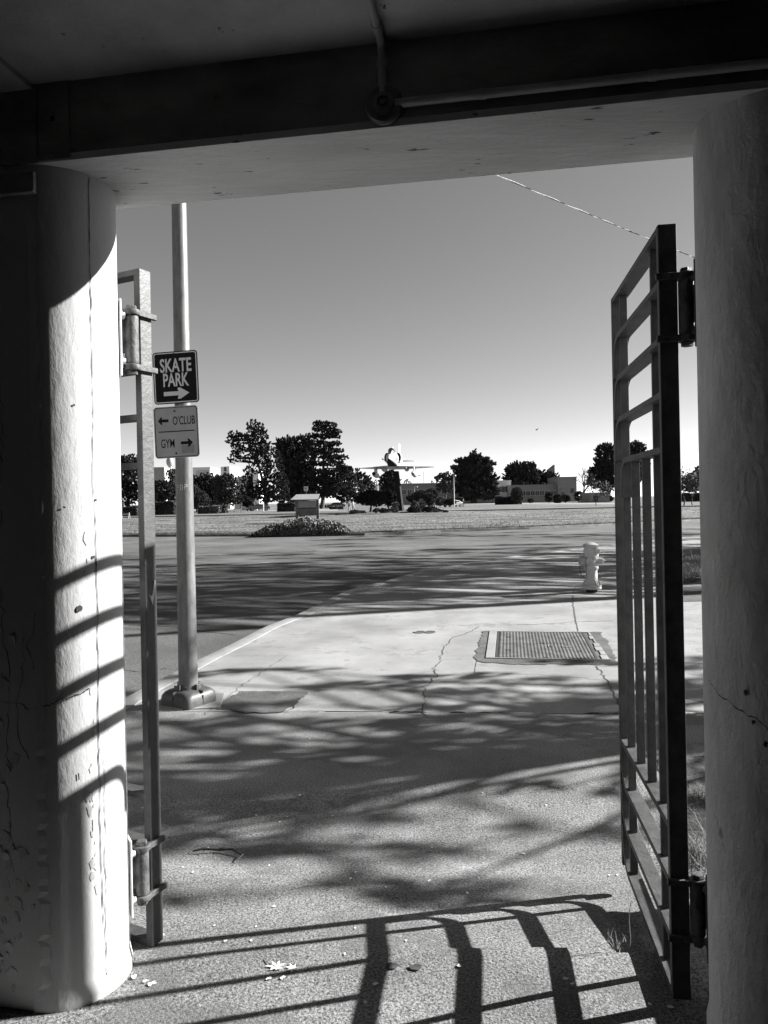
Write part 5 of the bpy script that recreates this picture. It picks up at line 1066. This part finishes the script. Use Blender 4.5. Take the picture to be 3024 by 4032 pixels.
p = at(890,1849,245); b = MB(); b.box(p.x-rx-.4,p.x-rx+.5,-1.6,-1.25,p.z-.6,p.z+.7,glass); b.build('window', r_)
r_ = bld('low_building', 1000, 248, 'low building behind the leaning pine with bright walls'); block(r_, 925, 1000, 1880, 250, 10, bl_gr); block(r_, 985, 1030, 1860, 254, 10, bl_wh)
r_ = bld('garage', 995, 165, 'small white gabled hut seen under the leaning pine'); a = at(985,1968,165); c = at(1012,1990,165); rx = r_.location.x
b = MB(); b.prism([(a.x-rx-2,0),(c.x-rx,0),(c.x-rx,c.z),(a.x-rx,a.z),(a.x-rx-2,c.z)], 0, 4, bl_wh); b.build('wall', r_); b = MB(); b.box(-.6,.1,-.05,.1,.8,1.6,glass); b.build('window', r_)
r_ = bld('shed', 2325, 200, 'low flat shed between bare tree and layered cypress'); x0,x1,h = block(r_, 2322, 2400, 1944, 200, 8, bl_gr); b = MB(); b.box(x0+1,x0+2.2,-.04,.1,0,h*.8,glass); b.build('door', r_)
fe = bld('board_fence', 2280, 215, 'long low board fence between the hall and the shed', 'fence'); b = MB(); a, c = at(2275,HV,215), at(2325,HV,215); rx = fe.location.x
for i in range(16): xx = a.x-rx+(c.x-a.x)*i/16; b.box(xx,xx+(c.x-a.x)/16-.04,0,.08,0,1.9,bl_gr)
b.build('boards', fe)
# harbour cranes far away and a mast
def crane(u, v0, v1, lean, label):
    Y = 620; p, t = at(u,v0,Y), at(u,v1,Y); r_ = thing('harbour_crane', (p.x,Y,0), label, 'crane'); H = t.z; b = MB()
    for dx in (-1.6,1.6): b.tube([(dx,0,0),(dx*.6+lean*.6,0,H*.9),(lean,0,H)], [.6,.4,.3], barkm, 5)
    for i in range(12): z = H*i/12; z2 = H*(i+1)/12; l = lambda z: lean*.6*z/(H*.9); b.tube([(-1.6+l(z)+.6*z/H,0,z),(1.6+l(z2)-.6*z2/H,0,z2)], .22, barkm, 4)
    b.build('boom', r_); b = MB(); b.box(-3,2,-2,2,H*.35,H*.45,barkm); b.build('cab', r_)
crane(1580, 1906, 1887, 6, 'thin leaning harbour crane just right of the pedestal'); crane(1629, 1906, 1893, -5, 'thick harbour crane top above the long building'); crane(1708, 1902, 1892, -2, 'stubby harbour crane top near the lamp')
crane(1479, 1912, 1888, 0, 'upright lattice mast above the small white building')
ms = thing('radio_mast', (at(1668,1900,400).x,400,0), 'hair thin radio mast above the long building', 'mast'); b = MB(); b.tube([(0,0,0),(0,0,at(1668,1857,400).z)], .12, galv, 5); b.build('shaft', ms)
# =====================================================  CARS
def car(u, vb, Y, z, Lm, rz, m, label, dark=False):
    p = at(u, vb, Y); r_ = thing('parked_car', (p.x,Y,z), label, 'car', None, rz); b = MB()
    prof = [(-2.2,.35),(-2.25,.6),(-2.15,.8),(-1.3,.95),(-.6,1.38),(.3,1.42),(1.1,1.32),(1.75,1.0),(2.2,.92),(2.25,.6),(2.2,.35)]
    rings = []
    for x, z_ in prof: pass
    b.prism([(x,z_) for x,z_ in prof if z_ <= 1.0], -.85, .85, m); b.build('body', r_, bevel=.06, smooth=50)
    b = MB(); cab = [(-1.3,.94),(-.6,1.38),(.3,1.43),(1.1,1.33),(1.75,.98)]
    b.add([(x,-.82+(z_-.95)*.3,z_) for x,z_ in cab]+[(x,.82-(z_-.95)*.3,z_) for x,z_ in cab], [(0,1,2,3,4),(9,8,7,6,5)]+[(i,5+i,6+i,i+1) for i in range(4)], m); rf = b.build('cabin', r_, smooth=30)
    b = MB()
    for s in (-1,1):
        for P in ([(-1.1,.97),(-.55,1.3),(0,1.34),(0,.97)],[(.08,.97),(.08,1.34),(1.0,1.27),(1.45,.98)]): b.add([(x,s*(.835-(z_-.95)*.3),z_) for x,z_ in P], [(0,1,2,3)], glass)
    b.build('side_window', rf)
    for x in (-1.4,1.4):
        for s in (-1,1):
            b = MB(); b.lathe([(.0001,-.1),(.33,-.1),(.33,.1),(.0001,.1)], tyre, 16, Matrix.Translation((x,s*.78,.33)) @ Matrix.Rotation(math.pi/2,4,'X')); wh = b.build('wheel', r_, smooth=40)
            b = MB(); b.lathe([(.0001,-.11),(.2,-.11),(.2,.11),(.0001,.11)], galv, 12, Matrix.Translation((x,s*.79,.33)) @ Matrix.Rotation(math.pi/2,4,'X')); b.build('rim', wh, smooth=40)
    return r_
car(1783, 1998, 152, ZB, 4.4, math.radians(35), carm, 'silver car parked on the grass edge beside the lamp post')
car(1018, 2003, 150, ZB, 4.4, math.radians(20), cardk, 'dark car under the leaning pine')
car(1322, 1998, 178, ZB, 4.4, math.radians(10), cardk, 'dark car parked far behind the walking people')
# =====================================================  PEOPLE
def person(u, vf, Y, z, h, pose, label, top, legs, face):
    d = ray(u, vf); x = d[0]*Y; s = h/1.75
    J = dict(pel=(0,0,.95), sp=(0,0,1.15), ch=(0,.0,1.35), nk=(0,0,1.5), hd=(0,-.01,1.58), ht=(0,-.02,1.72))
    vs, ed, rd = [], [], []
    def v(p, r): vs.append(p); rd.append(r); return len(vs)-1
    a = v(J['pel'],.15); b1 = v((0,0,1.12),.135); c = v((0,0,1.36),.165); n_ = v((0,0,1.49),.06); h0 = v((0,0,1.57),.085); h1 = v((0,-.01,1.65),.105); h2 = v((0,0,1.73),.07)
    ed += [(a,b1),(b1,c),(c,n_),(n_,h0),(h0,h1),(h1,h2)]
    nose = v((0,-.115,1.63),.018); ed.append((h1,nose))
    for sx in (-1,1):
        st = pose['stride']*sx
        hip = v((sx*.10,0,.90),.105); kn = v((sx*.11,-st*.55-.05,.50),.068); an = v((sx*.11,-st*1.0+.03,.09),.045); to = v((sx*.12,-st*1.0-.14,.04),.035)
        ed += [(a,hip),(hip,kn),(kn,an),(an,to)]
        sh = v((sx*.19,0,1.40),.07); el = v((sx*.25,pose['arm']*sx*.5+.03,1.13),.048); wr_ = v((sx*.23,pose['arm']*sx-.08,.90) if not pose.get('bent') else (sx*.12,-.26,1.12),.032); pm = v(tuple(np.array(vs[wr_])+[0,-.02,-.06]),.028)
        ed += [(c,sh),(sh,el),(el,wr_),(wr_,pm)]
        for q in range(5):
            f1 = v(tuple(np.array(vs[pm])+[(q-2)*.012,-.01,-.05-.012*(2-abs(q-2))]),.009); ed.append((pm,f1))
    me = bpy.data.meshes.new('person'); me.from_pydata([(p[0]*s,p[1]*s,p[2]*s) for p in vs], ed, []); o = bpy.data.objects.new('person', me); COL.objects.link(o)
    sm = o.modifiers.new('skin','SKIN'); sv = me.skin_vertices[0].data
    for i,r in enumerate(rd): sv[i].radius = (r*s,r*s*.8)
    sv[0].use_root = True; su = o.modifiers.new('sub','SUBSURF'); su.levels = 1; su.render_levels = 1
    dg = bpy.context.evaluated_depsgraph_get(); m2_ = bpy.data.meshes.new_from_object(o.evaluated_get(dg)); bpy.data.objects.remove(o)
    for mm in (skin, top, legs, hairm): m2_.materials.append(mm)
    for p in m2_.polygons:
        z_ = p.center.z/s; p.material_index = 2 if z_ < .98 and abs(p.center.x) < .2*s else (1 if z_ < 1.48 and z_ > .98 or (.93 < z_ < 1.48) else 0); p.use_smooth = True
        if z_ < .07: p.material_index = 3
    o = bpy.data.objects.new('person', m2_); COL.objects.link(o); o.location = (x,Y,z); o.rotation_euler.z = face; tag(o, label, 'person')
    b = MB(); b.lathe([(.085*s,1.60*s),(.105*s,1.66*s),(.10*s,1.73*s),(.06*s,1.79*s),(.0001,1.80*s)], hairm, 14, Matrix.Translation((0,.025*s,0))); b.build('hair', o, smooth=60)
    return o
zp = lambda u,v,Y: lh(ray(u,v)[0]*Y, Y)
person(1377, 2021, 96, zp(1377,2021,96), 1.72, dict(stride=.26, arm=.14), 'person in dark top walking on the lawn, left one of the pair', cloth1, skin, math.radians(70))
person(1391, 2019, 96.6, zp(1391,2019,96.6), 1.78, dict(stride=.24, arm=.12), 'person in grey clothes walking on the lawn, right one of the pair', cloth2, cloth2, math.radians(70))
person(1824, 1998, 151, ZB, 1.7, dict(stride=.05, arm=.02, bent=True), 'person in dark clothes standing at the end of the silver car', cloth1, cloth1, math.radians(40))
# bird
p = at(2113,1693,90); b = MB(); b.tube([(-.18,0,0),(-.05,0,.03),(.12,0,.03),(.2,0,.0)], [.02,.07,.06,.02], rust, 8); b.add([(-.02,0,.05),(.06,0,.05),(.04,-.35,.22),(-.04,-.32,.22)], [(0,1,2,3)], rust); b.add([(-.02,0,.05),(.06,0,.05),(.04,.35,.22),(-.04,.32,.22)], [(3,2,1,0)], rust)
b.build('flying_bird', None, loc=p, rot=(0,0,.6), label='tiny dark bird gliding alone in the open sky', cat='bird')
for o in list(COL.objects):   # nothing may keep a stray numbering word
    if o.name.startswith('t.'): bpy.data.objects.remove(o)
